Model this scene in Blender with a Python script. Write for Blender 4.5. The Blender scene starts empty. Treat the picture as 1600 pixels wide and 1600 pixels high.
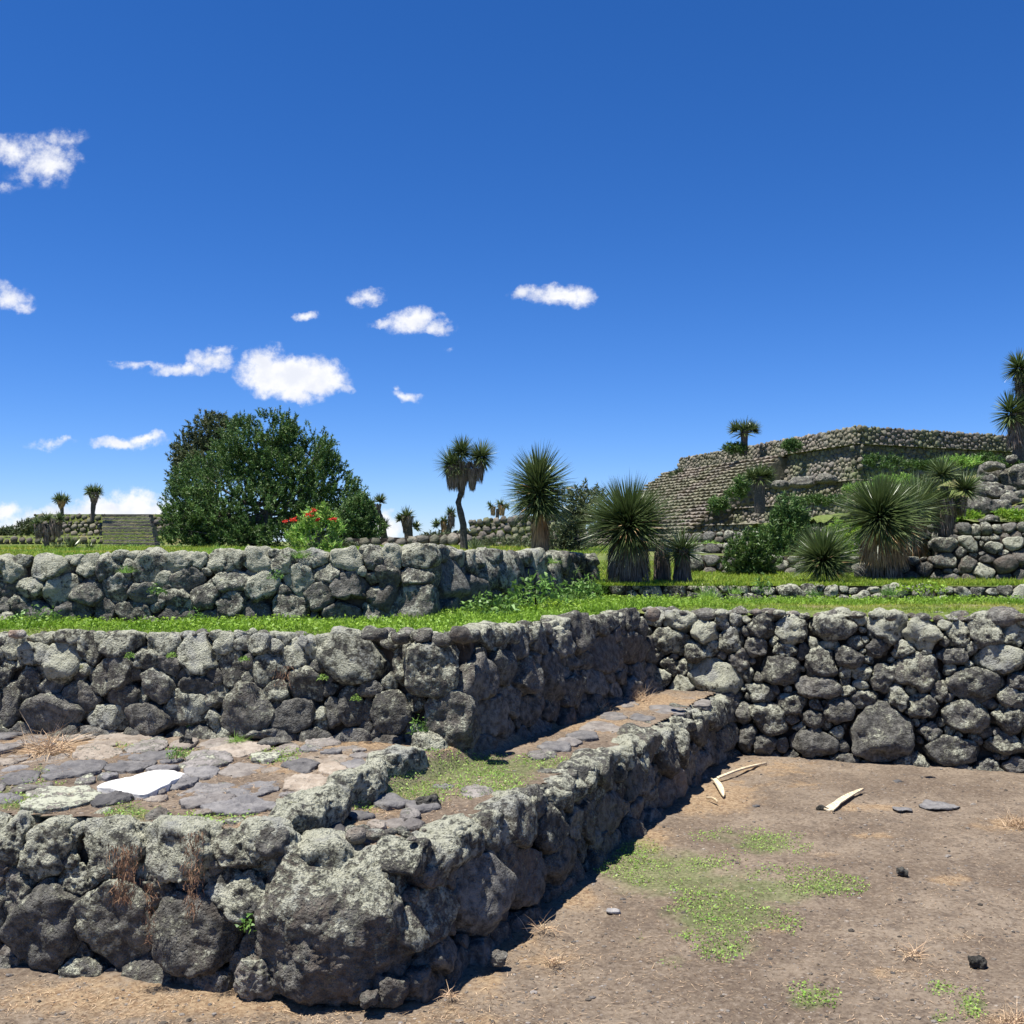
import bpy, math, random
import numpy as np
from mathutils import Vector, Matrix

random.seed(7)
RNG = np.random.default_rng(11)
scene = bpy.context.scene
COL = scene.collection

# ---------------------------------------------------------------- camera
EYE = 1.6
HORIZON = 846.0
PITCH = math.atan((HORIZON - 800.0) / 1600.0)
cam_data = bpy.data.cameras.new('camera')
cam = bpy.data.objects.new('camera', cam_data)
COL.objects.link(cam)
cam.location = (0, 0, EYE)
cam.rotation_euler = (math.radians(90) + PITCH, 0, 0)
cam_data.sensor_width = 36.0
cam_data.lens = 36.0
cam_data.clip_start = 0.05
cam_data.clip_end = 6000
scene.camera = cam
scene.render.resolution_x = 1024
scene.render.resolution_y = 1024

# ---------------------------------------------------------------- sun, sky, exposure
SUN_AZ = math.atan2(-0.90, -0.40)        # clockwise from +Y
SUN_EL = math.radians(73)
sun_dir = Vector((math.sin(SUN_AZ) * math.cos(SUN_EL), math.cos(SUN_AZ) * math.cos(SUN_EL), math.sin(SUN_EL)))
sd = bpy.data.lights.new('sun', 'SUN')
sd.energy = 5.0
sd.angle = math.radians(0.5)
sd.color = (1.0, 0.965, 0.90)
sun = bpy.data.objects.new('sun', sd)
COL.objects.link(sun)
sun.rotation_euler = sun_dir.to_track_quat('Z', 'Y').to_euler()
sun.location = (-20, -5, 50)

scene.view_settings.view_transform = 'Standard'
scene.view_settings.look = 'None'
scene.view_settings.gamma = 1.0
scene.view_settings.use_curve_mapping = False
scene.view_settings.exposure = 0.85


def ray(px, py):
    dx = (px - 800.0) / 1600.0
    dz = -(py - 800.0) / 1600.0
    c, s = math.cos(PITCH), math.sin(PITCH)
    return Vector((dx, c - s * dz, s + c * dz))


def at(px, py, z=0.0):
    r = ray(px, py)
    t = (z - EYE) / r.z
    return Vector((r.x * t, r.y * t, z))


def aty(px, py, Y):
    r = ray(px, py)
    t = Y / r.y
    return Vector((r.x * t, Y, EYE + r.z * t))


def to_px(P):
    """numpy (N,3) -> pixel coords in the 1600 photo"""
    c, s = math.cos(PITCH), math.sin(PITCH)
    x = P[:, 0]
    y = P[:, 1]
    z = P[:, 2] - EYE
    f = y * c + z * s
    u = -y * s + z * c
    f = np.where(f < 0.2, 0.2, f)
    return 800 + 1600 * x / f, 800 - 1600 * u / f


# ---------------------------------------------------------------- world
world = bpy.data.worlds.new('World')
scene.world = world
world.use_nodes = True
wt = world.node_tree
wt.nodes.clear()


class NT:
    """tiny node helper"""
    def __init__(self, tree):
        self.t = tree

    def n(self, typ, **kw):
        nd = self.t.nodes.new(typ)
        for k, v in kw.items():
            setattr(nd, k, v)
        return nd

    def link(self, a, b):
        self.t.links.new(a, b)

    def inp(self, node, key, val):
        if val is None:
            return
        if isinstance(val, bpy.types.NodeSocket):
            self.t.links.new(val, node.inputs[key])
        else:
            node.inputs[key].default_value = val

    def math(self, op, a, b=None, c=None, clamp=False):
        nd = self.n('ShaderNodeMath', operation=op)
        nd.use_clamp = clamp
        self.inp(nd, 0, a)
        self.inp(nd, 1, b)
        self.inp(nd, 2, c)
        return nd.outputs[0]

    def vmath(self, op, a, b=None, out=0):
        nd = self.n('ShaderNodeVectorMath', operation=op)
        self.inp(nd, 0, a)
        self.inp(nd, 1, b)
        return nd.outputs[out]

    def noise(self, vec, scale, detail=4, rough=0.55, lac=2.0, dist=0.0, color=False):
        nd = self.n('ShaderNodeTexNoise')
        self.inp(nd, 'Vector', vec)
        nd.inputs['Scale'].default_value = scale
        nd.inputs['Detail'].default_value = detail
        nd.inputs['Roughness'].default_value = rough
        nd.inputs['Lacunarity'].default_value = lac
        nd.inputs['Distortion'].default_value = dist
        return nd.outputs['Color' if color else 'Fac']

    def vor(self, vec, scale, feature='F1', out='Distance', rnd=1.0):
        nd = self.n('ShaderNodeTexVoronoi', feature=feature)
        self.inp(nd, 'Vector', vec)
        nd.inputs['Scale'].default_value = scale
        nd.inputs['Randomness'].default_value = rnd
        return nd.outputs[out]

    def ss(self, v, lo, hi, a=0.0, b=1.0):
        nd = self.n('ShaderNodeMapRange', interpolation_type='SMOOTHSTEP')
        self.inp(nd, 'Value', v)
        nd.inputs['From Min'].default_value = lo
        nd.inputs['From Max'].default_value = hi
        nd.inputs['To Min'].default_value = a
        nd.inputs['To Max'].default_value = b
        return nd.outputs[0]

    def mix(self, f, a, b, blend='MIX'):
        nd = self.n('ShaderNodeMix', data_type='RGBA', blend_type=blend)
        self.inp(nd, 0, f)
        self.inp(nd, 6, a if isinstance(a, bpy.types.NodeSocket) else (*a, 1.0))
        self.inp(nd, 7, b if isinstance(b, bpy.types.NodeSocket) else (*b, 1.0))
        return nd.outputs[2]

    def sep(self, v):
        nd = self.n('ShaderNodeSeparateXYZ')
        self.inp(nd, 0, v)
        return nd.outputs

    def comb(self, x, y, z):
        nd = self.n('ShaderNodeCombineXYZ')
        self.inp(nd, 0, x)
        self.inp(nd, 1, y)
        self.inp(nd, 2, z)
        return nd.outputs[0]


W = NT(wt)
SKY_STRENGTH = 0.07
sky = W.n('ShaderNodeTexSky', sky_type='NISHITA')
sky.sun_disc = False
sky.sun_elevation = SUN_EL
sky.sun_rotation = SUN_AZ
sky.altitude = 2500
sky.air_density = 1.0
sky.dust_density = 0.25
sky.ozone_density = 3.0
tc = W.n('ShaderNodeTexCoord')
dirv = W.vmath('NORMALIZE', tc.outputs['Generated'])
dx, dy, dz = W.sep(dirv)[0:3]
# deepen the blue the way the clear high-altitude air does
skyc = W.mix(1.0, sky.outputs[0], (0.83, 0.93, 1.24), 'MULTIPLY')
hsv = W.n('ShaderNodeHueSaturation')
hsv.inputs['Saturation'].default_value = 1.17
hsv.inputs['Value'].default_value = 0.97
W.link(skyc, hsv.inputs['Color'])
skyc = hsv.outputs[0]
# clouds: banks of cumulus placed by the direction in which they stand
ydiv = W.math('MAXIMUM', W.math('ABSOLUTE', dy), 0.08)
u = W.math('DIVIDE', dx, ydiv)
v = W.math('DIVIDE', dz, ydiv)
uv = W.comb(u, v, W.math('MULTIPLY', dy, 0.5))
w1 = W.noise(uv, 9.0, 5, 0.6, color=True)
w1 = W.vmath('MULTIPLY', W.vmath('SUBTRACT', w1, (0.5, 0.5, 0.5)), (0.055, 0.036, 0.0))
w2 = W.noise(uv, 34.0, 6, 0.62, color=True)
w2 = W.vmath('MULTIPLY', W.vmath('SUBTRACT', w2, (0.5, 0.5, 0.5)), (0.030, 0.022, 0.0))
uvw = W.vmath('ADD', W.vmath('ADD', uv, w1), w2)


def uvpx(px, py):
    r = ray(px, py)
    return r.x / r.y, r.z / r.y


# (px, py, rx, ry, strength)
CL = [(30, 235, 75, 30, .75), (75, 255, 50, 42, .8), (95, 215, 48, 20, .45), (10, 300, 30, 16, .4), (60, 280, 60, 25, .35),
      (5, 465, 52, 24, .85), (35, 478, 30, 14, .6), (0, 445, 20, 16, .5),
      (578, 459, 34, 16, .85), (483, 491, 19, 11, .8), (650, 500, 48, 24, 1.0), (690, 512, 26, 14, .8), (612, 500, 30, 9, .6),
      (868, 456, 56, 20, 1.0), (818, 452, 24, 13, .8), (905, 460, 30, 18, .9),
      (455, 590, 80, 36, 1.6), (425, 562, 38, 26, 1.0), (500, 590, 55, 34, 1.4), (470, 618, 42, 18, 1.0), (535, 605, 24, 14, .8),
      (330, 568, 52, 20, .95), (270, 582, 60, 14, .8), (210, 570, 50, 9, .6), (350, 552, 30, 12, .7), (178, 563, 18, 5, .4),
      (640, 617, 30, 11, .8), (622, 605, 10, 7, .5), (714, 551, 12, 6, .3),
      (190, 696, 72, 13, .95), (222, 690, 42, 12, .9), (75, 690, 42, 9, .55), (94, 687, 12, 11, .6),
      (30, 835, 70, 32, 1.3), (90, 812, 60, 28, 1.2), (10, 800, 40, 18, .9), (215, 800, 75, 34, 1.4), (150, 800, 60, 22, 1.1), (225, 780, 36, 20, 1.0), (300, 810, 60, 24, 1.0),
      (600, 815, 46, 26, 1.1), (610, 797, 18, 10, .8), (40, 860, 120, 30, 1.0), (-120, 800, 90, 50, 1.3),
      (-260, 560, 70, 26, .9), (1850, 520, 80, 26, .9), (2000, 790, 120, 40, 1.1), (-420, 790, 160, 60, 1.2)]
acc = None
for (px, py, rx, ry, st) in CL:
    cu, cv = uvpx(px, py)
    d = W.vmath('MULTIPLY', W.vmath('SUBTRACT', uvw, (cu, cv, 0)), (1600.0 / rx, 1600.0 / ry, 0))
    ln = W.vmath('LENGTH', d, out='Value')
    b = W.math('MULTIPLY', W.math('SUBTRACT', 1.15, ln, clamp=True), st)
    acc = b if acc is None else W.math('MAXIMUM', acc, b)
n3 = W.noise(uv, 60.0, 6, 0.65)
dens = W.math('ADD', acc, W.math('MULTIPLY', W.math('SUBTRACT', n3, 0.5), W.math('MULTIPLY', W.ss(acc, 0.02, 0.25), 1.55)))
dens = W.ss(dens, 0.06, 0.95)
front = W.ss(dy, 0.02, 0.12)
dens = W.math('MULTIPLY', dens, front)
shade = W.noise(W.vmath('ADD', uv, (0.0, 0.006, 0.0)), 42.0, 5, 0.55)
ccol = W.mix(W.ss(W.math('ADD', shade, W.math('MULTIPLY', W.math('SUBTRACT', acc, 0.6), -0.10)), 0.30, 0.62), (7.0, 7.2, 7.8), (8.4, 8.4, 8.6))
skyc = W.mix(W.math('MULTIPLY', dens, 0.97), skyc, ccol)
bg = W.n('ShaderNodeBackground')
bg.inputs['Strength'].default_value = SKY_STRENGTH
W.link(skyc, bg.inputs['Color'])
wo = W.n('ShaderNodeOutputWorld')
W.link(bg.outputs[0], wo.inputs['Surface'])


# ---------------------------------------------------------------- numpy noise
def _hash(ix, iy, iz, seed):
    h = (ix * 374761393 + iy * 668265263 + iz * 2147483647 + seed * 974634777).astype(np.int64)
    h = (h ^ (h >> 13)) * 1274126177
    h = h & 0xffffffff
    h = (h ^ (h >> 16)) & 0xffff
    return h.astype(np.float32) / 32767.5 - 1.0


def vnoise(P, seed=0):
    P = P + 1000.0
    f = np.floor(P).astype(np.int64)
    t = (P - f).astype(np.float32)
    t = t * t * (3 - 2 * t)
    out = 0
    for a in (0, 1):
        wa = t[:, 0] if a else 1 - t[:, 0]
        for b in (0, 1):
            wb = t[:, 1] if b else 1 - t[:, 1]
            for c in (0, 1):
                wc = t[:, 2] if c else 1 - t[:, 2]
                out = out + wa * wb * wc * _hash(f[:, 0] + a, f[:, 1] + b, f[:, 2] + c, seed)
    return out


def fbm(P, octs=3, seed=0, gain=0.5):
    s = 0
    a = 1.0
    q = P
    for i in range(octs):
        s = s + a * vnoise(q, seed + i)
        a *= gain
        q = q * 2.03 + 17.1
    return s


# ---------------------------------------------------------------- mesh helpers
def mesh_from(name, V, F, mat=None, smooth=False, attr=None):
    me = bpy.data.meshes.new(name)
    V = np.asarray(V, np.float32)
    F = np.asarray(F, np.int32)
    n, m, k = len(V), len(F), F.shape[1]
    me.vertices.add(n)
    me.vertices.foreach_set('co', V.ravel())
    me.loops.add(m * k)
    me.loops.foreach_set('vertex_index', F.ravel())
    me.polygons.add(m)
    me.polygons.foreach_set('loop_start', np.arange(0, m * k, k, dtype=np.int32))
    me.polygons.foreach_set('loop_total', np.full(m, k, np.int32))
    me.polygons.foreach_set('use_smooth', np.full(m, smooth, bool))
    me.update(calc_edges=True)
    if attr is not None:
        a = me.attributes.new('tint', 'FLOAT_COLOR', 'POINT')
        attr = np.asarray(attr, np.float32)
        if attr.ndim == 1:
            attr = np.tile(attr, (n, 1))
        c4 = np.ones((n, 4), np.float32)
        c4[:, :attr.shape[1]] = attr
        a.data.foreach_set('color', c4.ravel())
    if mat:
        me.materials.append(mat)
    return me


def obj(name, me, parent=None, loc=None):
    o = bpy.data.objects.new(name, me)
    COL.objects.link(o)
    if loc is not None:
        o.location = loc
    if parent is not None:
        o.parent = parent
    return o


def build(name, V, F, mat, parent=None, loc=None, smooth=False, attr=None):
    return obj(name, mesh_from(name, V, F, mat, smooth, attr), parent, loc)


def tag(o, label=None, cat=None, group=None, kind=None):
    if label:
        o['label'] = label
    if cat:
        o['category'] = cat
    if group:
        o['group'] = group
    if kind:
        o['kind'] = kind
    return o


def empty(name, loc, label, cat, group=None):
    o = bpy.data.objects.new(name, None)
    o.empty_display_size = 0.1
    COL.objects.link(o)
    o.location = loc
    return tag(o, label, cat, group)


def ico(level):
    import bmesh
    bm = bmesh.new()
    bmesh.ops.create_icosphere(bm, subdivisions=level, radius=1.0)
    bm.verts.ensure_lookup_table()
    V = np.array([v.co[:] for v in bm.verts], np.float32)
    F = np.array([[v.index for v in f.verts] for f in bm.faces], np.int32)
    bm.free()
    return V, F


ICO = {i: ico(i) for i in (1, 2, 3, 4, 5, 6)}


def rnd(a, b):
    return random.uniform(a, b)


# ---------------------------------------------------------------- materials
def new_mat(name):
    m = bpy.data.materials.new(name)
    m.use_nodes = True
    m.node_tree.nodes.clear()
    T = NT(m.node_tree)
    out = T.n('ShaderNodeOutputMaterial')
    bs = T.n('ShaderNodeBsdfPrincipled')
    T.link(bs.outputs[0], out.inputs[0])
    bs.inputs['Specular IOR Level'].default_value = 0.25
    return m, T, bs


def bump(T, bs, h, strength, dist):
    b = T.n('ShaderNodeBump')
    b.inputs['Strength'].default_value = strength
    b.inputs['Distance'].default_value = dist
    T.link(h, b.inputs['Height'])
    T.link(b.outputs[0], bs.inputs['Normal'])
    return b


def mat_rock():
    m, T, bs = new_mat('lichen_covered_basalt')
    g = T.n('ShaderNodeNewGeometry')
    P = g.outputs['Position']
    at_ = T.n('ShaderNodeAttribute', attribute_name='tint')
    r, gch, b = T.sep(at_.outputs['Vector'])[0:3]
    n_big = T.noise(P, 7.0, 4, 0.6)
    n_mid = T.noise(P, 26.0, 6, 0.65)
    n_fine = T.noise(P, 95.0, 5, 0.65)
    base = T.mix(T.ss(n_mid, 0.33, 0.66), (0.066, 0.063, 0.056), (0.220, 0.211, 0.184))
    base = T.mix(T.math('MULTIPLY', b, T.ss(n_big, 0.35, 0.6, 0, .8)), base, (0.19, 0.14, 0.105))
    base = T.mix(T.ss(n_fine, 0.62, 0.75, 0, .5), base, (0.24, 0.23, 0.21))
    vm = T.n('ShaderNodeVectorMath', operation='SCALE')
    T.link(base, vm.inputs[0])
    T.link(r, vm.inputs['Scale'])
    base = vm.outputs[0]
    # lichen crust: patches with ragged borders, denser where the attribute says and on upward faces
    nz = T.sep(g.outputs['Normal'])[2]
    l1 = T.noise(P, 13.0, 7, 0.72)
    l2 = T.vor(T.vmath('ADD', P, T.vmath('MULTIPLY', T.noise(P, 40.0, 3, color=True), (0.03, 0.03, 0.03))), 42.0)
    lm = T.math('ADD', l1, T.math('MULTIPLY', T.math('SUBTRACT', n_fine, 0.5), 0.55))
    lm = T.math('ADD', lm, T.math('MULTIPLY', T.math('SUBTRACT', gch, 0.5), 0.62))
    lm = T.math('ADD', lm, T.math('MULTIPLY', nz, 0.10))
    lm = T.math('SUBTRACT', lm, T.math('MULTIPLY', l2, 0.22))
    mask = T.ss(lm, 0.40, 0.56)
    n_sp = T.noise(P, 210.0, 3, 0.7)
    lc = T.mix(T.ss(T.math('ADD', T.math('MULTIPLY', n_mid, 0.5), T.math('MULTIPLY', n_sp, 0.5)), 0.38, 0.60), (0.27, 0.27, 0.20), (0.50, 0.495, 0.385))
    lc = T.mix(T.ss(T.noise(P, 5.0, 3, 0.5), 0.52, 0.68, 0, .6), lc, (0.30, 0.30, 0.29))
    lc = T.mix(T.ss(T.noise(P, 9.0, 5, 0.7), 0.66, 0.74, 0, .7), lc, (0.32, 0.33, 0.08))
    col = T.mix(mask, base, lc)
    T.link(col, bs.inputs['Base Color'])
    bs.inputs['Roughness'].default_value = 0.93
    bs.inputs['Specular IOR Level'].default_value = 0.12
    pits = T.ss(T.vor(P, 75.0), 0.10, 0.45)
    h = T.math('ADD', T.math('MULTIPLY', n_mid, 1.0), T.math('MULTIPLY', n_fine, 0.55))
    h = T.math('ADD', h, T.math('MULTIPLY', mask, T.math('ADD', 0.25, T.math('MULTIPLY', n_fine, 0.5))))
    h = T.math('ADD', h, T.math('MULTIPLY', pits, 0.22))
    bump(T, bs, h, 1.0, 0.022)
    return m


def mat_stone_far():
    m, T, bs = new_mat('weathered_far_stone')
    g = T.n('ShaderNodeNewGeometry')
    P = g.outputs['Position']
    at_ = T.n('ShaderNodeAttribute', attribute_name='tint')
    r, gch, b = T.sep(at_.outputs['Vector'])[0:3]
    n1 = T.noise(P, 4.0, 5, 0.65)
    n0 = T.noise(P, 0.55, 4, 0.6)
    base = T.mix(T.ss(n1, 0.3, 0.7), (0.10, 0.092, 0.085), (0.23, 0.21, 0.18))
    base = T.mix(b, base, (0.26, 0.215, 0.165))
    base = T.mix(T.math('MULTIPLY', gch, T.ss(n0, 0.40, 0.60)), base, (0.14, 0.16, 0.075))
    vm = T.n('ShaderNodeVectorMath', operation='SCALE')
    T.link(base, vm.inputs[0])
    T.link(r, vm.inputs['Scale'])
    T.link(vm.outputs[0], bs.inputs['Base Color'])
    bs.inputs['Roughness'].default_value = 0.95
    bs.inputs['Specular IOR Level'].default_value = 0.1
    bump(T, bs, n1, 0.8, 0.12)
    return m


def mat_slab():
    """paving stones: tint r = brightness, g = lichen, b = tan"""
    m, T, bs = new_mat('worn_paving_stone')
    g = T.n('ShaderNodeNewGeometry')
    P = g.outputs['Position']
    at_ = T.n('ShaderNodeAttribute', attribute_name='tint')
    r, gch, b = T.sep(at_.outputs['Vector'])[0:3]
    n1 = T.noise(P, 14.0, 6, 0.65)
    n2 = T.noise(P, 70.0, 5, 0.65)
    base = T.mix(T.ss(n1, 0.3, 0.7), (0.125, 0.120, 0.122), (0.24, 0.228, 0.218))
    tan = T.mix(T.ss(n1, 0.35, 0.65), (0.27, 0.215, 0.16), (0.38, 0.32, 0.25))
    base = T.mix(b, base, tan)
    base = T.mix(T.ss(n2, 0.6, 0.75, 0, .45), base, (0.33, 0.31, 0.28))
    vm = T.n('ShaderNodeVectorMath', operation='SCALE')
    T.link(base, vm.inputs[0])
    T.link(r, vm.inputs['Scale'])
    lm = T.math('ADD', T.noise(P, 17.0, 7, 0.72), T.math('MULTIPLY', T.math('SUBTRACT', gch, 0.5), 0.6))
    lm = T.math('ADD', lm, T.math('MULTIPLY', T.math('SUBTRACT', n2, 0.5), 0.4))
    mask = T.ss(lm, 0.48, 0.60)
    col = T.mix(mask, vm.outputs[0], T.mix(n1, (0.30, 0.31, 0.22), (0.45, 0.45, 0.36)))
    T.link(col, bs.inputs['Base Color'])
    bs.inputs['Roughness'].default_value = 0.85
    bs.inputs['Specular IOR Level'].default_value = 0.2
    h = T.math('ADD', T.math('MULTIPLY', n1, 1.0), T.math('MULTIPLY', n2, 0.4))
    h = T.math('ADD', h, T.math('MULTIPLY', mask, 0.3))
    bump(T, bs, h, 1.0, 0.022)
    return m


def mat_dirt():
    """ground: tint r = straw litter, g = green cover, b = dark soil"""
    m, T, bs = new_mat('trodden_earth')
    g = T.n('ShaderNodeNewGeometry')
    P = g.outputs['Position']
    at_ = T.n('ShaderNodeAttribute', attribute_name='tint')
    r, gch, b = T.sep(at_.outputs['Vector'])[0:3]
    n0 = T.noise(P, 1.7, 5, 0.6)
    n1 = T.noise(P, 9.0, 6, 0.65)
    n2 = T.noise(P, 48.0, 6, 0.7)
    n3 = T.noise(P, 190.0, 4, 0.7)
    c = T.mix(T.ss(n0, 0.35, 0.65), (0.136, 0.103, 0.075), (0.228, 0.180, 0.132))
    c = T.mix(T.ss(n1, 0.46, 0.70, 0, .75), c, (0.105, 0.082, 0.064))
    c = T.mix(T.ss(n2, 0.50, 0.68, 0, .55), c, (0.30, 0.245, 0.19))
    c = T.mix(T.ss(n2, 0.50, 0.36, 0, .75), c, (0.085, 0.062, 0.048))
    c = T.mix(T.ss(n3, 0.62, 0.74, 0, .6), c, (0.42, 0.35, 0.27))
    c = T.mix(T.ss(n3, 0.38, 0.26, 0, .6), c, (0.06, 0.045, 0.035))
    straw = T.mix(T.ss(n2, 0.35, 0.62), (0.20, 0.125, 0.070), (0.36, 0.26, 0.155))
    sm = T.ss(T.math('ADD', r, T.math('MULTIPLY', T.math('SUBTRACT', n1, 0.5), 2.2)), 0.30, 0.95, 0, .75)
    c = T.mix(sm, c, straw)
    green = T.mix(T.ss(n2, 0.35, 0.62), (0.07, 0.12, 0.025), (0.13, 0.20, 0.05))
    gm = T.ss(T.math('ADD', gch, T.math('MULTIPLY', T.math('SUBTRACT', n1, 0.5), 0.9)), 0.35, 0.95, 0, .42)
    c = T.mix(gm, c, green)
    c = T.mix(T.math('MULTIPLY', b, 0.8), c, (0.07, 0.05, 0.038))
    T.link(c, bs.inputs['Base Color'])
    bs.inputs['Roughness'].default_value = 0.95
    bs.inputs['Specular IOR Level'].default_value = 0.1
    h = T.math('ADD', T.math('MULTIPLY', n2, 1.0), T.math('MULTIPLY', n3, 0.35))
    bump(T, bs, h, 0.9, 0.012)
    return m


def mat_grassland():
    m, T, bs = new_mat('grassy_terrace_earth')
    g = T.n('ShaderNodeNewGeometry')
    P = g.outputs['Position']
    n1 = T.noise(P, 1.1, 5, 0.65)
    n2 = T.noise(P, 14.0, 6, 0.7)
    c = T.mix(T.ss(n2, 0.35, 0.65), (0.075, 0.105, 0.022), (0.16, 0.20, 0.05))
    c = T.mix(T.ss(n1, 0.5, 0.68, 0, .8), c, (0.25, 0.20, 0.10))
    T.link(c, bs.inputs['Base Color'])
    bs.inputs['Roughness'].default_value = 0.95
    bump(T, bs, n2, 0.9, 0.05)
    return m


def mat_leaf(name, c1, c2, rough=0.5, scale=6.0, trans=0.0, spec=0.35, tinted=True):
    m, T, bs = new_mat(name)
    g = T.n('ShaderNodeNewGeometry')
    n = T.noise(g.outputs['Position'], scale, 3, 0.6)
    c = T.mix(T.ss(n, 0.3, 0.7), c1, c2)
    if tinted:
        at_ = T.n('ShaderNodeAttribute', attribute_name='tint')
        c = T.mix(1.0, c, at_.outputs['Color'], 'MULTIPLY')
    T.link(c, bs.inputs['Base Color'])
    bs.inputs['Roughness'].default_value = rough
    bs.inputs['Specular IOR Level'].default_value = spec
    if trans > 0:
        out = [n_ for n_ in m.node_tree.nodes if n_.type == 'OUTPUT_MATERIAL'][0]
        tr = T.n('ShaderNodeBsdfTranslucent')
        T.link(c, tr.inputs['Color'])
        mx = T.n('ShaderNodeMixShader')
        mx.inputs[0].default_value = trans
        T.link(bs.outputs[0], mx.inputs[1])
        T.link(tr.outputs[0], mx.inputs[2])
        T.link(mx.outputs[0], out.inputs[0])
    return m


def mat_plain(name, c1, c2, scale=20, rough=0.9, bd=0.01, bstr=0.6):
    m, T, bs = new_mat(name)
    g = T.n('ShaderNodeNewGeometry')
    n = T.noise(g.outputs['Position'], scale, 6, 0.65)
    T.link(T.mix(T.ss(n, 0.3, 0.7), c1, c2), bs.inputs['Base Color'])
    bs.inputs['Roughness'].default_value = rough
    bump(T, bs, n, bstr, bd)
    return m


M = {}
M['rock'] = mat_rock()
M['far'] = mat_stone_far()
M['slab'] = mat_slab()
M['dirt'] = mat_dirt()
M['land'] = mat_grassland()
M['core'] = mat_plain('packed_earth_core', (0.040, 0.031, 0.024), (0.105, 0.083, 0.062), 18, 0.95, 0.03)
M['farcore'] = mat_plain('far_rubble_core', (0.085, 0.08, 0.055), (0.17, 0.155, 0.11), 5, 0.95, 0.08)
M['white'] = mat_plain('white_limestone', (0.50, 0.48, 0.44), (0.76, 0.745, 0.71), 12, 0.7, 0.006, 0.5)
M['grass'] = mat_leaf('lush_grass', (0.145, 0.28, 0.020), (0.25, 0.40, 0.045), 0.55, 5, 0.35)
M['cover'] = mat_leaf('small_leaf_cover', (0.15, 0.31, 0.045), (0.28, 0.44, 0.10), 0.6, 9, 0.3)
M['straw'] = mat_leaf('dry_straw', (0.36, 0.25, 0.14), (0.56, 0.44, 0.29), 0.8, 30, 0.1)
M['weed'] = mat_leaf('weed_leaf', (0.085, 0.19, 0.035), (0.15, 0.29, 0.065), 0.5, 6, 0.3)
M['tree'] = mat_leaf('dark_needle_foliage', (0.056, 0.118, 0.028), (0.115, 0.20, 0.052), 0.55, 2, 0.15)
M['bush'] = mat_leaf('shrub_foliage', (0.045, 0.095, 0.02), (0.085, 0.155, 0.035), 0.5, 3, 0.25)
M['airy'] = mat_leaf('grey_green_foliage', (0.06, 0.085, 0.035), (0.11, 0.14, 0.06), 0.6, 2, 0.2)
M['yucca'] = mat_leaf('yucca_leaf', (0.075, 0.115, 0.035), (0.15, 0.19, 0.075), 0.36, 5, 0.12, 0.5)
M['dead'] = mat_leaf('dead_yucca_leaf', (0.32, 0.19, 0.09), (0.54, 0.36, 0.18), 0.8, 6, 0.0)
M['deadgrey'] = mat_leaf('grey_dead_yucca_leaf', (0.13, 0.10, 0.08), (0.26, 0.215, 0.17), 0.85, 6, 0.0)
M['trunk'] = mat_plain('fibrous_trunk', (0.055, 0.045, 0.038), (0.14, 0.12, 0.10), 26, 0.95, 0.02)
M['bark'] = mat_plain('tree_bark', (0.06, 0.05, 0.042), (0.15, 0.13, 0.11), 16, 0.95, 0.02)
M['red'] = mat_leaf('red_petals', (0.55, 0.03, 0.02), (0.70, 0.06, 0.03), 0.6, 9, 0.2, tinted=False)
M['pale'] = mat_leaf('pale_dried_leaf', (0.46, 0.36, 0.22), (0.72, 0.62, 0.45), 0.75, 60, 0.0, tinted=False)
M['root'] = mat_leaf('rusty_dried_plant', (0.13, 0.075, 0.04), (0.27, 0.175, 0.10), 0.85, 20, 0.0)


# ---------------------------------------------------------------- stone generator
def stone_mesh(R, Do, Di, level, seed, frame, origin, amp=1.0, k=3.4, facets=4, fine=True):
    """R: polar outline samples in the wall plane; returns world-space verts relative to origin.
    frame = (s axis, t axis, outward normal)"""
    V, F = ICO[level]
    a, b, c = V[:, 0], V[:, 1], V[:, 2]
    rho = np.sqrt(a * a + b * b) + 1e-9
    th = np.arctan2(b, a) % (2 * math.pi)
    K = len(R)
    x = th / (2 * math.pi) * K
    i0 = np.floor(x).astype(int) % K
    f = x - np.floor(x)
    Rt = R[i0] * (1 - f) + R[(i0 + 1) % K] * f
    nrm = (rho ** k + np.abs(c) ** k) ** (1.0 / k)
    rp = rho / nrm
    cp = c / nrm
    X = np.empty_like(V)
    X[:, 0] = Rt * rp * (a / rho)
    X[:, 1] = Rt * rp * (b / rho)
    X[:, 2] = np.where(cp > 0, cp * Do, cp * Di)
    size = float(np.mean(R))
    rs = np.random.default_rng(seed)
    # facet cuts
    for q in range(facets):
        d = rs.normal(size=3)
        d[2] = abs(d[2]) * 0.9 + 0.25
        if q == 0:
            d = np.array([rs.normal() * .12, rs.normal() * .12 + .05, 1.0])
        d /= np.linalg.norm(d)
        pr = X @ d
        mx = pr.max()
        off = mx * (rs.uniform(0.64, 0.90) if q else rs.uniform(0.62, 0.82))
        ex = np.maximum(pr - off, 0)
        X -= (ex * 0.85)[:, None] * d[None, :]
    L = V / np.linalg.norm(V, axis=1)[:, None]
    so = rs.uniform(0, 50, 3)
    Q = X / size
    disp = fbm(Q * 1.6 + so, 2, seed % 97) * 0.085 * size * amp
    if level >= 3:
        disp = disp + fbm(X * 16.0 + so, 3 if level >= 4 else 2, 5, 0.55) * 0.0105 * min(1.0, size / 0.07) * amp
    if level >= 4 and fine:
        nn = vnoise(X * 60.0 + so, 9)
        disp = disp + (np.abs(nn) * -0.010 + 0.004) * amp + vnoise(X * 120.0 + so, 3) * 0.0035 * amp
    X = X + L * disp[:, None]
    S, T_, N = frame
    Mx = np.array([S[:], T_[:], N[:]], np.float32)
    return (X @ Mx).astype(np.float32), F


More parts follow.
